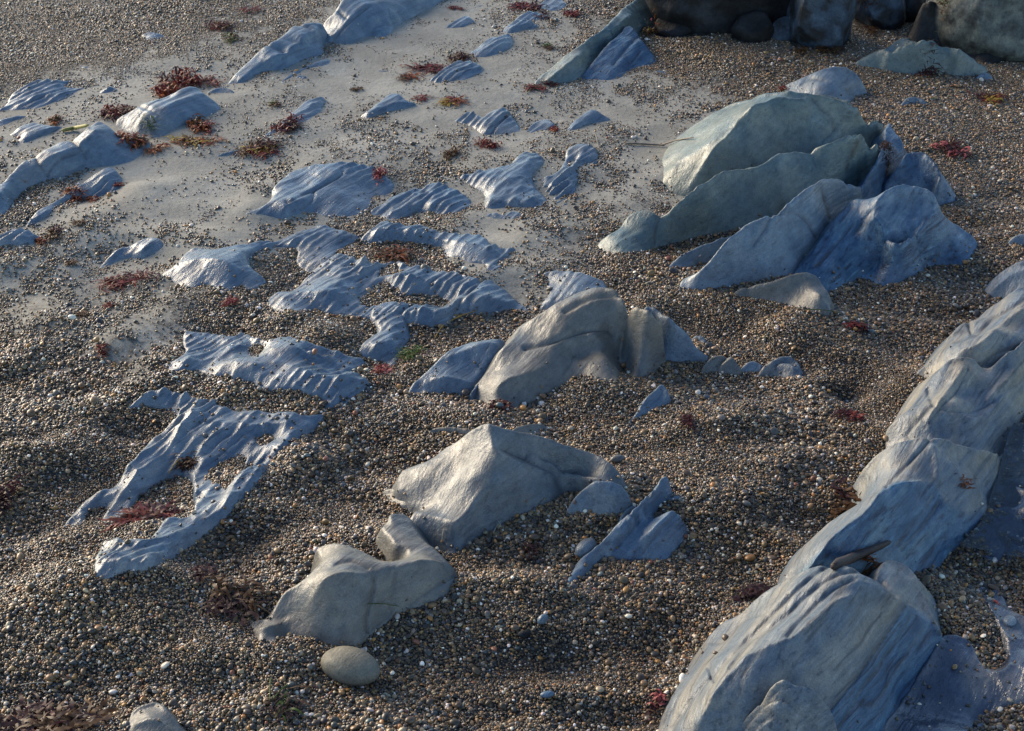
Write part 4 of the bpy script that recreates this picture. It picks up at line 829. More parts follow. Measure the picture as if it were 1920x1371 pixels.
rock('rock_ridge', 'grey layered rock under the big red weed heap, upper left',
 [(217,227,.008),(240,212,.02),(265,195,.032),(310,182,.034),(330,170,.047),(355,160,.052),(372,162,.047),(383,175,.036),(400,185,.02),(414,201,.003),(411,209,0),(370,226,0),(330,241,0),(300,259,0),(270,257,0),(240,247,0)],
 lines=[[(262,225,.032),(290,205,.042),(330,190,.045),(370,176,.042)],[(310,235,.014),(350,210,.026),(385,195,.022)]], cracks=[([(262,198),(285,208),(298,218)],2.2,.003,.2)], mat=M_GREY, relax=.45, blur_m=.006, strata=0.0028)
rock('rock_ridge', 'jointed dark grey rock ridge at the left edge with a lit sandy back',
 [(-60,402,0),(-40,360,.03),(0,345,.035),(15,330,.04),(45,300,.046),(60,297,.046),(75,285,.046),(110,268,.05),(135,262,.056),(160,240,.066),(185,225,.072),(200,232,.066),(215,245,.055),(230,256,.04),(270,258,.012),(282,276,0),(255,301,0),(215,311,0),(160,316,0),(130,329,0),(100,336,0),(65,346,0),(35,366,0),(20,386,0),(-20,421,0)],
 lines=[[(0,358,.042),(40,325,.052),(70,310,.052),(100,288,.058),(140,275,.062),(180,240,.074)],[(60,340,.012),(120,310,.026),(180,290,.036),(230,275,.022)]], cracks=[([(68,297),(80,315),(88,326)],2.6,.006,.5),([(133,262),(150,276),(161,295)],2.6,.006,.5),([(88,326),(110,300),(140,288),(165,282)],2.4,.004,.35)], mat=M_GREY, relax=.45, blur_m=.006, strata=0.0021)
rock('fluted_rock', 'wave-crested pale rock at the far left edge below the shingle bank',
 [(-30,216,0),(-10,205,.008),(12,192,.008),(20,178,.006),(30,168,.012),(50,155,.02),(70,148,.022),(110,150,.014),(141,147,.003),(116,160,.004),(146,164,.005),(164,160,.002),(136,179,0),(110,191,0),(75,203,0),(40,206,0),(0,213,0)], lines=[[(30,196,.014),(70,180,.02),(110,172,.016)]], flute=(0.0130,0.0979,0.0356,0.06), **FL)
rock('fluted_rock', 'low dark-edged rock at the left edge between two wave-crested rocks', [(-30,237,0),(0,222,.013),(30,213,.017),(53,215,.003),(30,226,0),(0,241,0),(-20,251,0)], flute=(0.0043,0.0979,0.0317), **FL)
rock('fluted_rock', 'olive-stained slanting rock at the left, under a small brown weed tuft', [(14,254,0),(35,238,.012),(60,227,.02),(85,232,.014),(110,235,.009),(123,232,.003),(110,243,0),(70,259,0),(40,271,0),(28,268,0),(42,252,.004)], lines=[[(40,258,.012),(75,243,.018),(105,238,.012)]], flute=(0.0043,0.0979,0.0317), **FL)
rock('rock', 'small dark rock wedge in the sand left of an orange weed strip', [(182,176,0),(195,163,.012),(207,160,.015),(221,165,.005),(210,174,0)], **FL)
rock('fluted_rock', 'long tapering fluted rock in the sand below the jointed left ridge',
 [(44,427,0),(60,405,.008),(75,390,.012),(110,370,.016),(135,355,.02),(165,335,.024),(185,320,.03),(205,310,.032),(217,316,.027),(226,330,.012),(222,342,.006),(231,358,0),(205,361,0),(216,377,0),(190,373,0),(150,373,0),(120,379,0),(90,399,0),(75,411,0),(60,424,0)], lines=[[(70,405,.014),(120,372,.022),(160,350,.028),(195,328,.036)],[(180,352,.018),(198,344,.022),(215,352,.006)]], flute=(0.0086,0.1102,0.0356), **FL)
rock('fluted_rock', 'pale hummocky rock cut by the left edge, beside orange weed', [(-40,466,0),(-10,440,.010),(20,428,.016),(45,428,.02),(65,437,.016),(81,451,.002),(65,456,0),(30,458,0),(0,462,0)], lines=[[(0,450,.012),(40,440,.022),(65,446,.012)]], flute=(0.0108,0.0857,0.0317), **FL)
rock('fluted_rock', 'broken chain of low rock in the sand beneath a dark red weed clump', [(479,263,0),(500,248,.006),(520,235,.008),(540,215,.011),(560,200,.013),(575,185,.02),(590,182,.02),(609,182,.008),(598,213,0),(570,229,0),(540,241,0),(510,256,0)], lines=[[(555,215,.014),(575,198,.02),(590,195,.016)]], flute=(0.0054,0.0734,0.0238), **FL)
rock('rock', 'low rock sliver left of the yellow-brown weed mat', [(396,294,0),(420,285,.007),(448,278,.010),(446,288,0),(425,292,0)], **FL)

def tiny(label, cx, cy, wpx, hpx, hgt, mat=None):
    a, b = wpx / 2, hpx / 2
    ring = [(cx + a * math.cos(t) * (1 + .18 * math.sin(3 * t + cx)), cy - b * math.sin(t) * (1 + .15 * math.cos(2 * t + cy)), max(0, math.sin(t)) * hgt * .8) for t in np.linspace(0, 2 * math.pi, 9)[:-1]]
    rock('rock', label, ring, pts=[(cx, cy - b * .3, hgt)], mat=mat or M_FLUTE, blur_m=.004, cat='rock', lump=.0015)
tiny('pale bare rock patch in the upper-left shingle bank', 284, 66, 44, 15, .012)
tiny('rounded little rock at the lower rim of the upper-left shingle bank', 159, 125, 24, 11, .008)
tiny('thin crescent of rock in bare sand, middle left', 257, 382, 32, 6, .006)
tiny('second crescent of rock in bare sand, lower right of the first', 355, 402, 36, 7, .006)
tiny('small grey nub in bare sand right of the long tapering rock', 343, 333, 22, 8, .006)
tiny('flat grey cobble in the sand, right of the whale-backed ridge', 716, 133, 38, 13, .013, M_GREY)
tiny('small grey cobble in the sand above the flat one', 749, 113, 16, 9, .009, M_GREY)
tiny('low grey rock blade in the sand near the top edge', 800, 80, 24, 6, .006, M_GREY)
tiny('small rock chip in the sand above the pyramid-shaped rock', 1102, 183, 18, 8, .008)
tiny('pale rock nub at the lower corner of the blue stepped slab', 1238, 134, 28, 11, .011)
tiny('white rock nub in the sand left of the right-hand outcrop', 1203, 352, 28, 14, .010, M_PALE)
tiny('small rock knob at the top edge left of dark red weed', 899, 12, 28, 13, .011)
tiny('dark slim rock right of the striped fluted rock', 1143, 279, 20, 6, .006)
tiny('half-buried grey cobble in the shingle left of the thin rock sliver', 1252, 484, 16, 8, .006, M_GREY)
tiny('flat grey stone half buried at the left foot of the tan mound', 556, 1018, 30, 16, .006, M_TAN)

# ------------------------------------------------------------------ pieces that are one body of rock
assemble('rock_outcrop', 'large outcrop of three leaning olive and grey fins with blue layered blocks, right of centre', 'rock outcrop',
 [('largest olive rock fin', 'fin'), ('middle olive rock fin', 'fin'), ('cracked grey rock fin', 'fin'), ('thin grey rock sliver', 'sliver'), ('deep blue layered', 'block'), ('blue rock block with a pale cap', 'block'), ('narrow layered rock spine', 'spine')])
assemble('rock_ridge', 'long pale and blue banded rock ridge along the right edge down to the bottom corner', 'rock ridge',
 [('pale banded front', 'ridge_segment'), ('rounded pale layered rock knob', 'knob'), ('blue-faced middle', 'ridge_segment'), ('wavy pale segment', 'ridge_segment'), ('far pale segment', 'ridge_segment')])
assemble('rock_hump', 'long smooth grey rock hump with stepped lobes in the centre of the beach', 'rock',
 [('long smooth grey rock hump', 'hump'), ('low pale ledge with a sand-filled', 'ledge'), ('blue-grey rounded rock at the right end', 'lobe'), ('finger-sized grey rock stub', 'stub')])
assemble('rock_ridge', 'log-like pale rock ridge with a blue stepped slab on its right, at the top edge', 'rock ridge',
 [('log-like pale rock ridge', 'ridge_back'), ('blue stepped slab', 'slab')])
assemble('rock_ridge', 'whale-backed grey rock ridge with a layered upper end, upper left', 'rock ridge',
 [('smooth whale-backed', 'ridge_back'), ('layered continuation', 'layered_end')])

# ------------------------------------------------------------------ shingle
PAL = np.array([1.16, 1.03, .84]) * np.array([(.028,.025,.023),(.052,.043,.033),(.082,.062,.040),(.110,.078,.044),(.050,.053,.058),(.085,.087,.090),(.160,.108,.055),(.22,.145,.070),(.25,.19,.125),(.31,.165,.05),(.17,.165,.155),(.32,.28,.22),(.50,.49,.48),(.72,.71,.70),(.18,.075,.042),(.075,.10,.12)])
PW = np.array([13,16,18,16,5.5,4.5,12,10,6.5,2.6,3.2,4.4,2.9,1.9,1.6,1.6]); PW = PW / PW.sum()

def scatter():
    XS, YS, DS, LV = [], [], [], []
    y = 1.50
    while y < 5.35:
        g = 1.0 - .085 * max(0, y - 1.7)
        s = .00385 * g
        dep = y * CP + CAM_H * SP
        xm = 960 / FPX * dep + .16
        n = int(2 * xm / s)
        for lev, frac in ((0, 1.0), (1, .34)):
            k = rng.random(n) < frac
            x = -xm + (np.arange(n)[k] + .5 + rng.uniform(-.45, .45, k.sum())) * s
            yy = y + rng.uniform(-.45, .45, k.sum()) * s
            d = .0040 * g * np.exp(rng.normal(0, .34, k.sum()))
            d = d * (1 + .55 * vnoise(x * 5.5, yy * 5.5, 91) + .3 * vnoise(x * 16, yy * 16, 92))
            big = rng.random(k.sum()) < .009
            d = np.where(big, d * rng.uniform(1.3, 2.4, k.sum()), d)
            XS.append(x); YS.append(yy); DS.append(np.clip(d, .0023, .016)); LV.append(np.full(k.sum(), lev))
        y += s
    return map(np.concatenate, (XS, YS, DS, LV))

px_, py_, pd_, lv_ = scatter()
cv_ = cover_at(px_, py_)
clump = fbm(px_ * 22, py_ * 16, 71, 3) * .75 + fbm(px_ * 5, py_ * 4, 72, 2) * .45
prob = np.clip((cv_ + clump * np.clip(4 * cv_ * (1 - cv_), 0, 1) * 1.1 - .10 * (1 - cv_)) ** 1.5, .055, 1)
prob = np.where(cv_ > .93, 1, prob)
prob = prob * np.where(lv_ == 1, np.clip((cv_ - .45) / .4, 0, 1), 1)
k = rng.random(len(px_)) < prob
px_, py_, pd_, lv_, cv_ = (a[k] for a in (px_, py_, pd_, lv_, cv_))
gz_ = ground_z(px_, py_); rt_ = rock_top(px_, py_)
sink_ = .006 * np.clip((cv_ - .4) / .4, 0, 1)
k = rt_ < gz_ + .18 * pd_ - sink_ * .6
lie = (~k) & (rng.random(len(k)) < np.where(rt_ < gz_ + .018, .02, .0014)) & (rt_ < gz_ + .05)          # a few strays lying on the rocks
k |= lie
base = np.where(lie, rt_, gz_ - sink_)
px_, py_, pd_, lv_, base = (a[k] for a in (px_, py_, pd_, lv_, base))
lie = lie[k]
N = len(px_)
pz_ = base + pd_ * np.where(lv_ == 1, rng.uniform(.35, .8, N), rng.uniform(.05, .35, N)) * np.where(lie, .6, 1)
ci_ = rng.choice(len(PAL), N, p=PW)
pc_ = PAL[ci_] * rng.uniform(.72, 1.35, (N, 1)) * rng.uniform(.93, 1.07, (N, 3))
scl = np.stack([pd_ * .5 * rng.uniform(1.0, 1.42, N), pd_ * .5 * rng.uniform(.85, 1.1, N), pd_ * .5 * rng.uniform(.52, .88, N)], 1)
rot = np.stack([rng.normal(0, .38, N), rng.normal(0, .38, N), rng.uniform(0, 6.283, N)], 1)
var = rng.integers(0, 6, N)

def pebble_material(name, per_object):
    m, n, b = new_mat(name)
    if per_object:
        src = nd(n, 'ShaderNodeObjectInfo').outputs['Color']
    else:
        src = nd(n, 'ShaderNodeAttribute', attribute_type='INSTANCER', attribute_name='col').outputs['Color']
    tc = nd(n, 'ShaderNodeTexCoord')
    t = noise(n, tc.outputs['Object'], 1.6, 3, .6)
    r = ramp(n, t, [(.3, (.72, .72, .74)), (.7, (1.22, 1.2, 1.16))])
    n.links.new(mixc(n, 1.0, src, r.outputs[0], 'MULTIPLY'), b.inputs['Base Color'])
    b.inputs['Roughness'].default_value = .36
    b.inputs['Specular IOR Level'].default_value = .5
    return m

M_PEB = pebble_material('pebble_stone', False)
M_PEB1 = pebble_material('single_pebble_stone', True)

# the largest in view become pebbles of their own, the rest is one mass
U_, V_ = to_px(px_, py_, pz_)
dep_ = py_ * CP - (pz_ - CAM_H) * SP
size_px = pd_ / dep_ * FPX
cand = (U_ > 12) & (U_ < 1908) & (V_ > 12) & (V_ < 1360) & ((lv_ == 1) | lie | (pz_ > base + pd_ * .2))
score = np.where(cand, size_px, 0)
pick = np.argsort(-score)[:296]
single = np.zeros(N, bool); single[pick] = True

def stuff_pebbles(sel):
    me = bpy.data.meshes.new('pebbles')
    P = np.stack([px_[sel], py_[sel], pz_[sel]], 1).astype(np.float32); n = len(P)
    me.vertices.add(n); me.vertices.foreach_set('co', P.ravel())
    for an, ty, key, av in (('rot', 'FLOAT_VECTOR', 'vector', rot[sel]), ('scl', 'FLOAT_VECTOR', 'vector', scl[sel]),
                            ('col', 'FLOAT_COLOR', 'color', np.concatenate([pc_[sel], np.ones((n, 1))], 1))):
        a = me.attributes.new(an, ty, 'POINT'); a.data.foreach_set(key, np.asarray(av, np.float32).ravel())
    a = me.attributes.new('idx', 'INT', 'POINT'); a.data.foreach_set('value', var[sel].astype(np.int32))
    me.materials.append(M_PEB)
    o = bpy.data.objects.new('pebbles', me); COL.objects.link(o)
    ng = bpy.data.node_groups.new('pebble_scatter', 'GeometryNodeTree')
    ng.interface.new_socket('Geometry', in_out='INPUT', socket_type='NodeSocketGeometry')
    ng.interface.new_socket('Geometry', in_out='OUTPUT', socket_type='NodeSocketGeometry')
    N_, L_ = ng.nodes, ng.links
    gi = N_.new('NodeGroupInput'); go = N_.new('NodeGroupOutput')
    join = N_.new('GeometryNodeGeometryToInstance')
    for v in range(6):
        ico = N_.new('GeometryNodeMeshIcoSphere'); ico.inputs['Radius'].default_value = 1; ico.inputs['Subdivisions'].default_value = 2
        sp = N_.new('GeometryNodeSetPosition')
        pos = N_.new('GeometryNodeInputPosition'); nz = N_.new('ShaderNodeTexNoise')
        nz.inputs['Scale'].default_value = .75; nz.inputs['Detail'].default_value = 1.5
        ad = N_.new('ShaderNodeVectorMath'); ad.operation = 'ADD'; ad.inputs[1].default_value = (v * 7.1, v * 3.3, v * 1.7)
        L_.new(pos.outputs[0], ad.inputs[0]); L_.new(ad.outputs[0], nz.inputs['Vector'])
        mt = N_.new('ShaderNodeMath'); mt.operation = 'MULTIPLY_ADD'; mt.inputs[1].default_value = 1.1; mt.inputs[2].default_value = -.55
        L_.new(nz.outputs[0], mt.inputs[0])
        vs = N_.new('ShaderNodeVectorMath'); vs.operation = 'SCALE'
        L_.new(pos.outputs[0], vs.inputs[0]); L_.new(mt.outputs[0], vs.inputs['Scale'])
        L_.new(ico.outputs[0], sp.inputs['Geometry']); L_.new(vs.outputs[0], sp.inputs['Offset'])
        sm = N_.new('GeometryNodeSetShadeSmooth'); L_.new(sp.outputs[0], sm.inputs[0])
        st = N_.new('GeometryNodeSetMaterial'); st.inputs['Material'].default_value = M_PEB; L_.new(sm.outputs[0], st.inputs[0])
        L_.new(st.outputs[0], join.inputs[0])
    ip = N_.new('GeometryNodeInstanceOnPoints'); ip.inputs['Pick Instance'].default_value = True
    def na(nm, ty):
        q = N_.new('GeometryNodeInputNamedAttribute'); q.data_type = ty; q.inputs['Name'].default_value = nm
        return q.outputs[0]
    e2r = N_.new('FunctionNodeEulerToRotation'); L_.new(na('rot', 'FLOAT_VECTOR'), e2r.inputs[0])
    L_.new(gi.outputs[0], ip.inputs['Points']); L_.new(join.outputs[0], ip.inputs['Instance'])
    L_.new(na('idx', 'INT'), ip.inputs['Instance Index']); L_.new(e2r.outputs[0], ip.inputs['Rotation'])
    L_.new(na('scl', 'FLOAT_VECTOR'), ip.inputs['Scale'])
    L_.new(ip.outputs[0], go.inputs[0])
    md = o.modifiers.new('scatter', 'NODES'); md.node_group = ng
    tag(o, 'loose mixed brown, grey and white pebbles covering the beach', 'pebbles', kind='stuff')
    return o

stuff_pebbles(~single)
print('PEBBLES', N)

def stone_mesh(name, mat, seed, lump=.16, sub=3):
    import bmesh
    bm = bmesh.new(); bmesh.ops.create_icosphere(bm, subdivisions=sub, radius=1)
    r = random.Random(seed); dirs = [(Vector((r.gauss(0, 1), r.gauss(0, 1), r.gauss(0, 1))).normalized(), r.uniform(-1, 1)) for _ in range(9)]
    for v in bm.verts:
        n = v.co.normalized(); s = sum(a * math.exp(-3 * (1 - n.dot(d))) for d, a in dirs)
        v.co = n * (1 + lump * s)
    me = bpy.data.meshes.new(name); bm.to_mesh(me); bm.free()
    for p in me.polygons: p.use_smooth = True
    me.materials.append(mat)
    return me

PEB_MESH = [stone_mesh('pebble', M_PEB1, s, .15, 2) for s in range(6)]
LAND = [('the oval olive stone', 655, 1250), ('the tan rock mound', 650, 1120), ('the forked rock blade', 1180, 1000), ('the peaked rock', 930, 900), ('the bottom right ridge', 1380, 1220),
        ('the bottom left weed tangle', 90, 1320), ('the forked fluted pavement', 300, 930), ('the central hump', 1050, 700), ('the bottom edge, middle', 950, 1350), ('the bottom edge, right of centre', 1200, 1350),
        ('the left edge', 30, 1080), ('the purple weed on the shingle', 450, 1130), ('the pointed slab at the bottom edge', 290, 1340), ('the pool rock floor', 1850, 1200), ('the ridge with the bowl', 1560, 930),
        ('the row of three small rocks', 1410, 720), ('the right-hand outcrop', 1600, 560), ('the eelgrass strands', 530, 1290)]
def colour_word(c):
    m = c.mean(); w = c[0] / max(c[2], 1e-4)
    if m > .38: return 'white'
    if w > 4.2: return 'orange-brown'
    if w > 1.75: return 'tan' if m > .12 else 'brown'
    if w < .93: return 'blue-grey'
    return 'pale grey' if m > .16 else ('dark grey' if m < .075 else 'grey')
for i in pick:
    c = pc_[i]
    o = bpy.data.objects.new('pebble', PEB_MESH[var[i]]); COL.objects.link(o)
    o.location = (px_[i], py_[i], pz_[i]); o.rotation_euler = rot[i]; o.scale = scl[i]; o.color = (*c, 1)
    near, lx, ly = min(LAND, key=lambda q: math.hypot(q[1] - U_[i], q[2] - V_[i]))
    dx, dy = U_[i] - lx, V_[i] - ly
    side = ('right of' if dx > 0 else 'left of') if abs(dx) > abs(dy) * 1.2 else ('below' if dy > 0 else 'above')
    if 'edge' in near: side = 'near'
    shape = 'long' if scl[i][0] / scl[i][1] > 1.35 else ('flat' if scl[i][2] / scl[i][1] < .62 else 'rounded')
    tag(o, f'{colour_word(c)} {shape} pebble {side} {near}', 'pebble', 'larger pebbles lying on the shingle')

# ------------------------------------------------------------------ loose stones that stand out
def stone(name, label, a, b, wid, hgt, col_mat, seed, cat='stone', sink=.25):
    """stone lying between two surveyed ends of its long axis"""
    A, B = spot(*a), spot(*b); mid = (A + B) / 2; ax = B - A
    z = max(float(ground_z(mid.x, mid.y)), float(rock_top(np.array([mid.x]), np.array([mid.y]))[0]) if sink < 0 else -9)
    me = stone_mesh(name, col_mat, seed, .10, 4)
    o = bpy.data.objects.new(name, me); COL.objects.link(o)
    o.location = (mid.x, mid.y, z + hgt * (.5 - sink)); o.rotation_euler = (0, 0, math.atan2(ax.y, ax.x)); o.scale = (ax.length / 2, wid / 2, hgt / 2)
    return tag(o, label, cat)
stone('oval_stone', 'smooth oval olive stone lying in front of the tan rock mound', (606,1226,.012), (706,1272,.012), .062, .046, M_COBBLE, 3)
stone('cobble', 'grey rounded cobble leaning against the left side of the forked rock blade', (1083,1042,.008), (1112,1010,.012), .030, .030, M_GREY, 8, 'cobble')
stone('cobble', 'black oval pebble alone on the shingle below the forked rock blade', (971,1190,.006), (996,1186,.006), .013, .012, M_DARK, 5, 'cobble', .1)
stone('cobble', 'grey thumb-sized cobble just above the black oval pebble', (1008,1166,.006), (1028,1155,.006), .014, .016, M_GREY, 9, 'cobble', .2)
stone('cobble', 'brown oval cobble at the upper right corner of the peaked rock', (1144,862,.006), (1172,858,.006), .016, .014, M_TAN, 11, 'cobble', .15)
stone('cobble', 'blue-grey flat pebble on the shingle near the bottom edge, right of centre', (1012,1305,.004), (1040,1300,.004), .012, .010, M_BLUE, 12, 'cobble', .1)
stone('cobble', 'pale half-buried cobble lying on the wet rock floor', (1882,1158,.006), (1906,1166,.006), .024, .012, M_GREY, 14, 'cobble', .2)

# ------------------------------------------------------------------ surfaces to lie on
def surf(px, py):
    """where the sight line through a surveyed photo point meets rock or ground"""
    u = (px - 960) / FPX; v = (685.5 - py) / FPX
    d = np.array([u, CP + v * SP, -SP + v * CP]); t = np.linspace(1.2, 7, 2600)
    x, y, z = d[0] * t, d[1] * t, CAM_H + d[2] * t
    h = np.maximum(ground_z(x, y), rock_top(x, y))
    i = int(np.argmax(z <= h))
    return Vector((x[i], y[i], h[i]))

def top_z(x, y):
    return float(max(ground_z(x, y), rock_top(np.array([x]), np.array([y]))[0]))

# ------------------------------------------------------------------ weed
def weed_material(name, c1, c2, rough=.48):
    m, n, b = new_mat(name)
    geo = nd(n, 'ShaderNodeNewGeometry')
    t = noise(n, geo.outputs['Position'], 90, 3, .6)
    r = ramp(n, t, [(.3, c1), (.68, c2)])
    n.links.new(r.outputs[0], b.inputs['Base Color'])
    b.inputs['Roughness'].default_value = rough
    b.inputs['Specular IOR Level'].default_value = .3
    tr = nd(n, 'ShaderNodeBsdfTranslucent'); n.links.new(r.outputs[0], tr.inputs[0])
    mx = nd(n, 'ShaderNodeMixShader'); mx.inputs[0].default_value = .35
    n.links.new(b.outputs[0], mx.inputs[1]); n.links.new(tr.outputs[0], mx.inputs[2])
    n.links.new(mx.outputs[0], n.nodes['Material Output'].inputs[0])
    return m
WEED = {'red': weed_material('red_weed', (.06, .009, .007), (.24, .032, .018)),
        'darkred': weed_material('dark_red_weed', (.025, .008, .008), (.10, .018, .015)),
        'orange': weed_material('orange_weed', (.12, .028, .008), (.36, .10, .02)),
        'brown': weed_material('brown_weed', (.035, .018, .008), (.14, .065, .02)),
        'pink': weed_material('pink_weed', (.25, .05, .05), (.48, .13, .12)),
        'purple': weed_material('purple_weed', (.022, .011, .010), (.075, .028, .024)),
        'green': weed_material('green_weed', (.03, .06, .008), (.10, .15, .02)),
        'yellow': weed_material('yellow_weed', (.22, .15, .02), (.42, .28, .04)),
        'straw': weed_material('straw', (.30, .29, .22), (.52, .50, .42), .6)}

def ribbon(V, F, p, head, length, width, rise, r, seg=9, curl=.5, droop=True):
    side0 = len(V); a = head; q = p.copy(); lift = rise
    w0 = width
    for i in range(seg + 1):
        t = i / seg
        wv = w0 * (.35 + 1.1 * math.sin(math.pi * min(1, .15 + t * .9))) * r.uniform(.7, 1.3)
        nx, ny = -math.sin(a), math.cos(a)
        hgt = rise * math.sin(math.pi * min(1, t * 1.15)) if droop else rise * t
        z = hgt + r.uniform(-.12, .12) * rise
        tw = r.uniform(-.7, .7) * curl
        V.append((q.x - nx * wv / 2, q.y - ny * wv / 2, q.z + z - wv * tw * .5)); V.append((q.x + nx * wv / 2, q.y + ny * wv / 2, q.z + z + wv * tw * .5))
        a += r.gauss(0, curl * .55); q = q + Vector((math.cos(a), math.sin(a), 0)) * (length / seg)
        if i: F.append((side0 + 2 * i - 2, side0 + 2 * i - 1, side0 + 2 * i + 1, side0 + 2 * i))

def simple_mesh(name, V, F, mat, parent, org):
    me = bpy.data.meshes.new(name); me.from_pydata([(v[0] - org.x, v[1] - org.y, v[2] - org.z) for v in V], [], F)
    for p in me.polygons: p.use_smooth = True
    me.materials.append(mat); o = bpy.data.objects.new(name, me); COL.objects.link(o); o.parent = parent
    return o

def weed(label, px, py, wpx, hpx, cols, fronds=5, blades=6, seed=0, wide=1.0, tall=.55, name='seaweed_clump', cat='seaweed', group=None, straight=False):
    r = random.Random(seed * 97 + int(px))
    c = surf(px, py + hpx * .25); dep = c.y * CP - (c.z - CAM_H) * SP; s = dep / FPX
    rx, ry, hz = wpx * s / 2, hpx * s * 1.0, hpx * s * tall * .45
    root = bpy.data.objects.new(name, None); root.location = c; root.empty_display_size = .02; COL.objects.link(root)
    for f in range(fronds):
        V, F = [], []
        mat = WEED[cols[f % len(cols)]]
        fx = c.x + r.uniform(-.75, .75) * rx; fy = c.y + r.uniform(-.75, .75) * ry
        for b in range(int(blades * 2.2)):
            bx, by = fx + r.gauss(0, .22) * rx, fy + r.gauss(0, .22) * ry
            base = Vector((bx, by, top_z(bx, by) + .0025))
            L = r.uniform(.4, 1.0) * min(rx, .05) + .008
            ribbon(V, F, base, r.uniform(0, 6.28), L, wide * r.uniform(.0014, .0038), hz * r.uniform(.1, 1.0), r, curl=.1 if straight else .75)
        simple_mesh('frond', V, F, mat, root, c)
    V, F = [], []
    for b in range(3):
        bx, by = c.x + r.uniform(-.4, .4) * rx, c.y + r.uniform(-.4, .4) * ry
        ribbon(V, F, Vector((bx, by, top_z(bx, by) + .003)), r.uniform(-.5, .5) + (3.14 if b % 2 else 0), min(rx * 1.3, .09) + .01, .0016, hz * .5, r, curl=.25)
    simple_mesh('stem', V, F, WEED['straw' if cols[0] in ('straw', 'yellow') else 'brown'], root, c)
    tag(root, label, cat, group)
    return root

W = weed
W('big upright heap of glossy red weed on the sand, upper left', 328, 150, 64, 62, ['red','orange','red','darkred'], 9, 9, 1, 1.5, .5)
W('brown weed trailing right from the big red heap', 385, 150, 70, 22, ['brown','red'], 4, 7, 2, .9)
W('dark red weed clump on the sand near the top left', 404, 45, 54, 26, ['darkred','brown','red'], 5, 8, 3, 1.2)
W('green weed tuft below the dark red clump, top left', 443, 68, 40, 20, ['green','brown'], 4, 7, 4)
W('thin red weed streak on the shingle near the top', 460, 18, 46, 10, ['red'], 3, 5, 5)
W('red feathery weed against the upper-left layered rock', 208, 210, 46, 30, ['red','darkred'], 6, 9, 6, 1.1, .7)
W('brown feathery weed draped left of the layered rock', 240, 205, 50, 20, ['brown','darkred'], 4, 7, 7)
W('small brown weed tuft on the olive-stained rock', 100, 222, 32, 22, ['brown','orange'], 4, 7, 8, 1.0, .7)
W('orange-brown weed strap lying on the jointed left ridge', 252, 256, 56, 30, ['orange','brown','red'], 6, 7, 9, 1.4)
W('short orange weed lying at the right foot of the jointed ridge', 292, 278, 36, 14, ['orange'], 3, 6, 10, 1.2)
W('pale straw-like weed tuft on top of the layered rock', 278, 234, 40, 22, ['straw','green'], 4, 7, 11, .5, .8)
W('orange-brown weed over the end of the layered rock', 368, 232, 48, 34, ['orange','brown','red'], 6, 7, 12, 1.5, .7)
W('long flat brown weed mat below the layered rock', 366, 264, 84, 18, ['brown','orange','yellow'], 6, 8, 13, 1.1)
W('long weed mat with yellow flecks on the sand, upper left centre', 480, 273, 92, 26, ['brown','darkred','yellow','red'], 8, 8, 14, 1.1)
W('dark red weed clump on the broken rock chain', 541, 228, 46, 36, ['darkred','purple','red'], 6, 9, 15, 1.1, .6)
W('tiny olive weed tuft alone in the sand', 512, 195, 22, 12, ['brown','green'], 3, 6, 16)
W('tiny dark weed tuft in the sand above the hump-backed rock', 670, 166, 16, 10, ['brown'], 3, 5, 17)
W('brown weed tuft on the lowest rock of the chain', 868, 105, 44, 24, ['brown','darkred'], 6, 8, 18, 1.0, .6)
W('dark red weed strip left of the rock chain', 800, 125, 56, 16, ['red','darkred'], 5, 8, 19, 1.2)
W('orange-brown weed strip below the dark red strip', 760, 142, 48, 12, ['orange','brown'], 4, 6, 20)
W('orange weed streak on the sand, upper centre', 852, 190, 54, 13, ['orange','yellow','red'], 5, 7, 21)
W('small red weed bits left of the orange streak', 800, 183, 34, 9, ['red'], 3, 4, 22)
W('red bristly weed tuft below the three-lobed rock', 912, 268, 36, 20, ['red'], 5, 9, 23, .8, .9)
W('dark bristly weed tuft left of the red bristly one', 848, 285, 28, 18, ['brown'], 4, 7, 24, .8, .8)
W('red weed flecks right of the small pale rock', 1036, 241, 18, 12, ['red','orange'], 3, 6, 25)
W('dark red weed mat at the top edge on the rock chain', 982, 10, 58, 20, ['darkred','red'], 6, 9, 26, 1.4, .6)
W('dark weed hanging on the right side of the rock chain', 1018, 26, 26, 18, ['purple','darkred'], 3, 7, 27)
W('bright red weed tuft near the top, left of the log-like ridge', 1066, 23, 30, 14, ['red'], 4, 7, 28, 1.2)
W('small bright red weed tuft at the top, right of the layered ridge', 856, 15, 24, 9, ['red'], 3, 6, 29)
W('brown-red weed at the foot of the log-like ridge', 992, 165, 48, 12, ['brown','red'], 4, 7, 30)
W('dark red weed under the belly of the log-like ridge', 1030, 157, 26, 10, ['darkred'], 3, 6, 31)
W('olive weed tuft on the sand left of the log-like ridge', 1026, 86, 26, 14, ['brown','green'], 3, 7, 32, .8)
W('yellow-brown weed at the left end of the very dark boulder', 1224, 16, 30, 26, ['brown','orange','yellow'], 5, 8, 33, 1.1, .8)
W('pinkish weed litter below the left end of the very dark boulder', 1222, 44, 40, 14, ['purple','pink'], 4, 6, 34)
W('red and pink weed sprig on the domed rock', 712, 315, 24, 34, ['pink','red'], 5, 6, 35, .9)
W('red weed strip on the shingle left of the grey shark-fin rock', 242, 522, 92, 22, ['red','darkred','red'], 7, 8, 36, 1.0)
W('golden-brown weed mat in the pebble pocket of the fluted pavement', 730, 474, 74, 22, ['brown','orange','brown'], 7, 9, 37, 1.1)
W('red weed trailing over the long tapering rock', 142, 368, 34, 20, ['red','orange'], 4, 6, 38, 1.1)
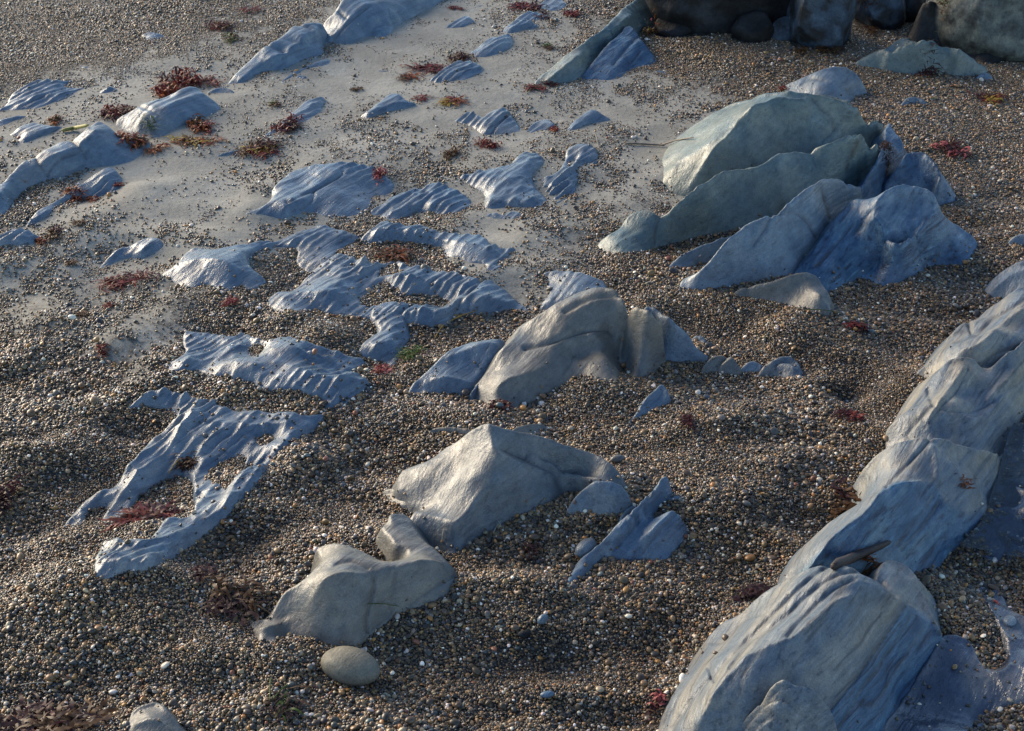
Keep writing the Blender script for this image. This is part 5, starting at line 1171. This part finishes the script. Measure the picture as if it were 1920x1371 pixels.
W('red weed fragments right of the long tapering rock top', 226, 344, 18, 10, ['red'], 3, 4, 39)
W('orange weed fragments below the long tapering rock', 172, 373, 30, 10, ['orange','red'], 3, 5, 40)
W('dark brown weed tuft above the pale hummocky rock', 93, 434, 30, 22, ['brown','darkred'], 4, 8, 41, .9, .7)
W('orange weed scrap at the tip of the pale hummocky rock', 76, 455, 18, 12, ['orange','red'], 3, 5, 42, 1.2)
W('dark weed scrap in the sandy shingle, middle left', 132, 490, 20, 10, ['brown'], 3, 5, 43)
W('dark weed bits on the sand, right of the brown tuft', 144, 420, 22, 10, ['brown'], 3, 5, 44)
W('small red weed star on the shingle, left', 190, 655, 18, 14, ['red'], 3, 6, 45, .9)
W('small dark weed scrap on the shingle, left', 152, 588, 20, 12, ['brown'], 3, 6, 46)
W('red weed shred on the shingle near the dark hollow', 208, 573, 16, 7, ['red'], 2, 5, 47)
W('red weed shreds below the grey shark-fin rock', 436, 567, 34, 14, ['red','pink'], 3, 5, 48)
W('pink weed tuft at the edge of the rippled pavement', 716, 690, 32, 20, ['pink','red'], 4, 7, 49, .8)
W('green weed patch on the shingle left of the central hump', 778, 655, 46, 26, ['green','green','brown'], 5, 8, 50, .8, .4)
W('dark red weed fronds in the fork of the fluted pavement', 270, 962, 104, 30, ['darkred','red','darkred'], 8, 6, 51, 1.5, .35)
W('dark weed clump with roots on the fluted pavement', 350, 858, 34, 18, ['brown','purple'], 5, 7, 52, .9)
W('dark stringy weed heap cut by the left edge', 4, 918, 50, 56, ['purple','darkred'], 7, 8, 53, .9, .5)
W('maroon weed tuft on the shingle below the fluted pavement', 388, 1070, 34, 28, ['darkred','purple'], 5, 8, 54, 1.0, .5)
W('purple and yellow weed fronds left of the tan mound', 448, 1112, 84, 54, ['purple','brown','purple','brown'], 6, 6, 55, 1.3, .3)
W('small dark red weed tuft at the foot of the central hump', 936, 756, 32, 18, ['darkred'], 4, 8, 56, .9, .7)
W('red weed tuft in a dark hollow of the shingle, right', 1592, 775, 32, 24, ['red','darkred'], 4, 7, 57, 1.1, .6)
W('red weed shreds on the shingle, lower centre', 1290, 785, 30, 18, ['darkred'], 3, 7, 58, .8)
W('flat red weed scrap on the shingle below the triangular slab', 1604, 609, 34, 12, ['red','darkred'], 3, 5, 59, 1.3)
W('dark red weed clump on the shingle at upper right', 1784, 276, 56, 28, ['darkred','purple','pink'], 6, 7, 60, 1.3)
W('red weed with a yellow scrap near the right edge, top', 1858, 181, 54, 22, ['red','darkred','yellow'], 6, 6, 61, 1.1)
W('dark red weed at the foot of the green-grey boulder', 1742, 122, 42, 20, ['darkred','purple'], 5, 8, 62, .9)
W('tiny red weed fleck behind the largest olive fin', 1468, 166, 18, 8, ['red'], 2, 5, 63)
W('dark bristly weed tuft in the crevice of the right-hand outcrop', 1663, 282, 22, 18, ['brown','purple'], 5, 9, 64, .8, .9)
W('flat grey-brown weed lying beside the middle ridge segment', 1583, 935, 46, 58, ['brown','purple'], 5, 5, 65, 1.9, .2)
W('dark purple weed scrap left of the front ridge segment', 1410, 1110, 48, 16, ['purple'], 4, 6, 66, 1.6)
W('rust-coloured weed crumbs in the scooped bowl of the ridge', 1800, 893, 34, 14, ['orange','brown'], 3, 4, 67, .7, .3)
W('rust weed fragments under the driftwood', 1632, 1056, 44, 16, ['brown','orange'], 4, 6, 68, .9)
W('big dark weed tangle in the bottom left corner', 86, 1335, 170, 84, ['purple','brown','brown','darkred','purple'], 12, 8, 69, 1.5, .4)
W('purple and green weed strands on the shingle left of the oval stone', 536, 1292, 56, 54, ['purple','green','purple'], 4, 5, 70, .7, .3, straight=True)
W('brown beard of weed on the left of the flat-faced boulder', 1505, 32, 26, 40, ['brown'], 5, 8, 71, 1.0, .3)
W('brown beard of weed in the middle of the flat-faced boulder', 1550, 18, 22, 34, ['brown'], 5, 8, 72, 1.0, .3)
W('brown weed tuft at the right corner of the flat-faced boulder', 1580, 20, 26, 30, ['brown'], 5, 8, 73, 1.1, .4)
W('round brown weed tuft on the rounded slate-blue boulder', 1632, 22, 30, 34, ['brown','purple'], 6, 9, 74, .9, .3)
W('brown weed along the top of the dark slanting slab', 1765, 14, 44, 22, ['brown','green'], 6, 9, 75, 1.1, .4)
W('purple weed scrap at the bottom left of the front ridge segment', 1232, 1318, 26, 44, ['purple','pink'], 4, 5, 76, 1.0, .3)
W('purplish weed wisps on the shingle right of the peaked rock front', 998, 1030, 30, 26, ['purple'], 3, 5, 77, .8, .2)

# ------------------------------------------------------------------ sticks, stems, straws
def tube(name, label, pts, r0, r1, mat, cat, lift=.0, sides=7, group=None, wob=.0, seed=1):
    rr = random.Random(seed)
    P = []
    for i in range(len(pts) - 1):
        for k in range(5):
            t = k / 5; P.append(pts[i].lerp(pts[i + 1], t))
    P.append(pts[-1]); n = len(P); V, F = [], []
    for i, p in enumerate(P):
        d = (P[min(i + 1, n - 1)] - P[max(i - 1, 0)]).normalized(); u = d.cross(Vector((0, 0, 1))).normalized(); v = u.cross(d)
        t = i / (n - 1); rad = r0 + (r1 - r0) * t
        if i in (0, n - 1): rad *= .55
        for s in range(sides):
            a = 2 * math.pi * s / sides; q = rad * (1 + rr.uniform(-wob, wob))
            V.append(p + u * math.cos(a) * q + v * math.sin(a) * q + Vector((0, 0, lift)))
    for i in range(n - 1):
        for s in range(sides):
            a, b = i * sides + s, i * sides + (s + 1) % sides
            F.append((a, b, b + sides, a + sides))
    F.append(tuple(range(sides))[::-1]); F.append(tuple((n - 1) * sides + s for s in range(sides)))
    org = P[0]
    me = bpy.data.meshes.new(name); me.from_pydata([v - org for v in V], [], F)
    for p in me.polygons: p.use_smooth = True
    me.materials.append(mat); o = bpy.data.objects.new(name, me); o.location = org; COL.objects.link(o)
    return tag(o, label, cat, group)

def wood_material(name, c1, c2):
    m, n, b = new_mat(name)
    geo = nd(n, 'ShaderNodeNewGeometry'); mp = nd(n, 'ShaderNodeMapping'); mp.inputs['Scale'].default_value = (1, 6, 6)
    n.links.new(geo.outputs['Position'], mp.inputs[0])
    t = noise(n, mp.outputs[0], 60, 4, .65); r = ramp(n, t, [(.3, c1), (.7, c2)])
    n.links.new(r.outputs[0], b.inputs['Base Color']); b.inputs['Roughness'].default_value = .6
    bp = nd(n, 'ShaderNodeBump'); bp.inputs['Strength'].default_value = .8; bp.inputs['Distance'].default_value = .002
    n.links.new(t, bp.inputs['Height']); n.links.new(bp.outputs[0], b.inputs['Normal'])
    return m
M_WOOD = wood_material('wet_driftwood', (.010, .006, .005), (.035, .017, .012))
M_TWIG = wood_material('dry_twig', (.10, .07, .045), (.24, .19, .13))
M_KELP = wood_material('kelp_stalk', (.17, .16, .03), (.30, .27, .07))
Z = Vector((0, 0, 1))
tube('driftwood', 'dark wet driftwood stick wedged behind the front ridge segment', [surf(1562, 1070) + Z * .008, surf(1600, 1056) + Z * .012, surf(1635, 1044) + Z * .015, surf(1667, 1032) + Z * .016], .0095, .0045, M_WOOD, 'driftwood', wob=.12, sides=9)
tube('twig', 'thin curved twig lying on the sand at the left end of the largest fin', [surf(1172, 271) + Z * .003, surf(1205, 273) + Z * .004, surf(1240, 275) + Z * .004, surf(1268, 267) + Z * .006, surf(1300, 263) + Z * .008], .0028, .0016, M_TWIG, 'twig', wob=.15)
tube('kelp_stalk', 'yellow-green kelp stalk poking out left of the jointed ridge', [surf(117, 249) + Z * .006, surf(140, 245) + Z * .007, surf(166, 241) + Z * .009], .0055, .0045, M_KELP, 'kelp', wob=.06)
def straw(label, a, b, mat='straw', r=.0009, group='dry straws on the shingle', name='straw', lift=.006):
    A, B = surf(*a) + Z * lift, surf(*b) + Z * lift
    tube(name, label, [A, (A + B) / 2 + Z * .003, B], r, r * .7, WEED[mat], name.replace('_', ' '), 0, 5, group)
straw('white upright straw on the front of the peaked rock', (832,996), (828,1024), lift=.003)
straw('white straw bit in front of the squared block', (1058,951), (1065,964))
straw('pale forked straw in front of the peaked rock', (940,982), (924,1006))
straw('short pale straw crossing the forked one', (933,984), (941,994))
straw('white straw on the shingle left of the front ridge', (1250,1203), (1260,1222))
straw('straw on the shingle left of the tan mound base', (260,1200), (275,1214))
straw('bleached long straw above the bottom left weed tangle', (40,1291), (100,1288))
straw('tan straw on the shingle by the left arm of the fluted pavement', (128,968), (146,985), 'straw')
straw('tan straw in the fluted pavement fork', (338,868), (316,894), 'yellow', .0012)
straw('green eelgrass blade on the shingle left of the oval stone', (508,1278), (507,1322), 'green', .0014, 'eelgrass blades', 'eelgrass_blade')
straw('green eelgrass blade slanting beside the first, left of the oval stone', (540,1290), (512,1318), 'green', .0014, 'eelgrass blades', 'eelgrass_blade')
straw('yellow-green grass blade right of the small fluted tongue', (842,608), (895,588), 'yellow', .0012, 'eelgrass blades', 'eelgrass_blade')
straw('yellow-green grass stem above the green weed patch', (815,640), (833,612), 'yellow', .0010, 'eelgrass blades', 'eelgrass_blade')
straw('long green stem running left from the green weed patch', (800,650), (752,672), 'green', .0012, 'eelgrass blades', 'eelgrass_blade')
straw('green thread along the foot of the triangular slab', (1510,585), (1580,592), 'green', .0010, 'eelgrass blades', 'eelgrass_blade')
straw('thin green thread at the foot of the tan mound', (690,1140), (748,1143), 'green', .0008, 'eelgrass blades', 'eelgrass_blade')
straw('white stem standing right of the striped fluted rock', (1116,256), (1122,285), lift=.008)
straw('pale straw bit on the shingle above the far ridge segment', (1850,490), (1853,499), 'yellow', .0014)
straw('pale straw at the top edge above the log-like ridge', (1086,-2), (1087,14), lift=.006)
straw('pink shell-like sliver on the wet rock floor', (1862,1132), (1872,1141), 'pink', .0025, 'dry straws on the shingle', 'shell_sliver')

# ------------------------------------------------------------------ rock pool
def water_material():
    m, n, b = new_mat('pool_water')
    b.inputs['Base Color'].default_value = (.30, .45, .60, 1); b.inputs['Roughness'].default_value = .02
    b.inputs['IOR'].default_value = 1.33; b.inputs['Transmission Weight'].default_value = 1.0
    geo = nd(n, 'ShaderNodeNewGeometry'); t = noise(n, geo.outputs['Position'], 26, 2, .5)
    bp = nd(n, 'ShaderNodeBump'); bp.inputs['Strength'].default_value = .25; bp.inputs['Distance'].default_value = .006
    n.links.new(t, bp.inputs['Height']); n.links.new(bp.outputs[0], b.inputs['Normal'])
    return m
ring = catmull([(1886,836),(1868,905),(1836,985),(1800,1036),(1840,1044),(1900,1060),(2000,1050),(2000,870),(1965,770),(1905,800)], True)
a, b, c = on_ground(ring[:, 0], ring[:, 1], ring[:, 2]); zw = float(np.mean(c)) + .004
me = bpy.data.meshes.new('water'); vs = [(x, y, zw) for x, y in zip(a, b)]
me.from_pydata(vs, [], [tuple(range(len(vs)))]); me.materials.append(water_material())
wo = bpy.data.objects.new('water', me); COL.objects.link(wo); tag(wo, kind='structure')
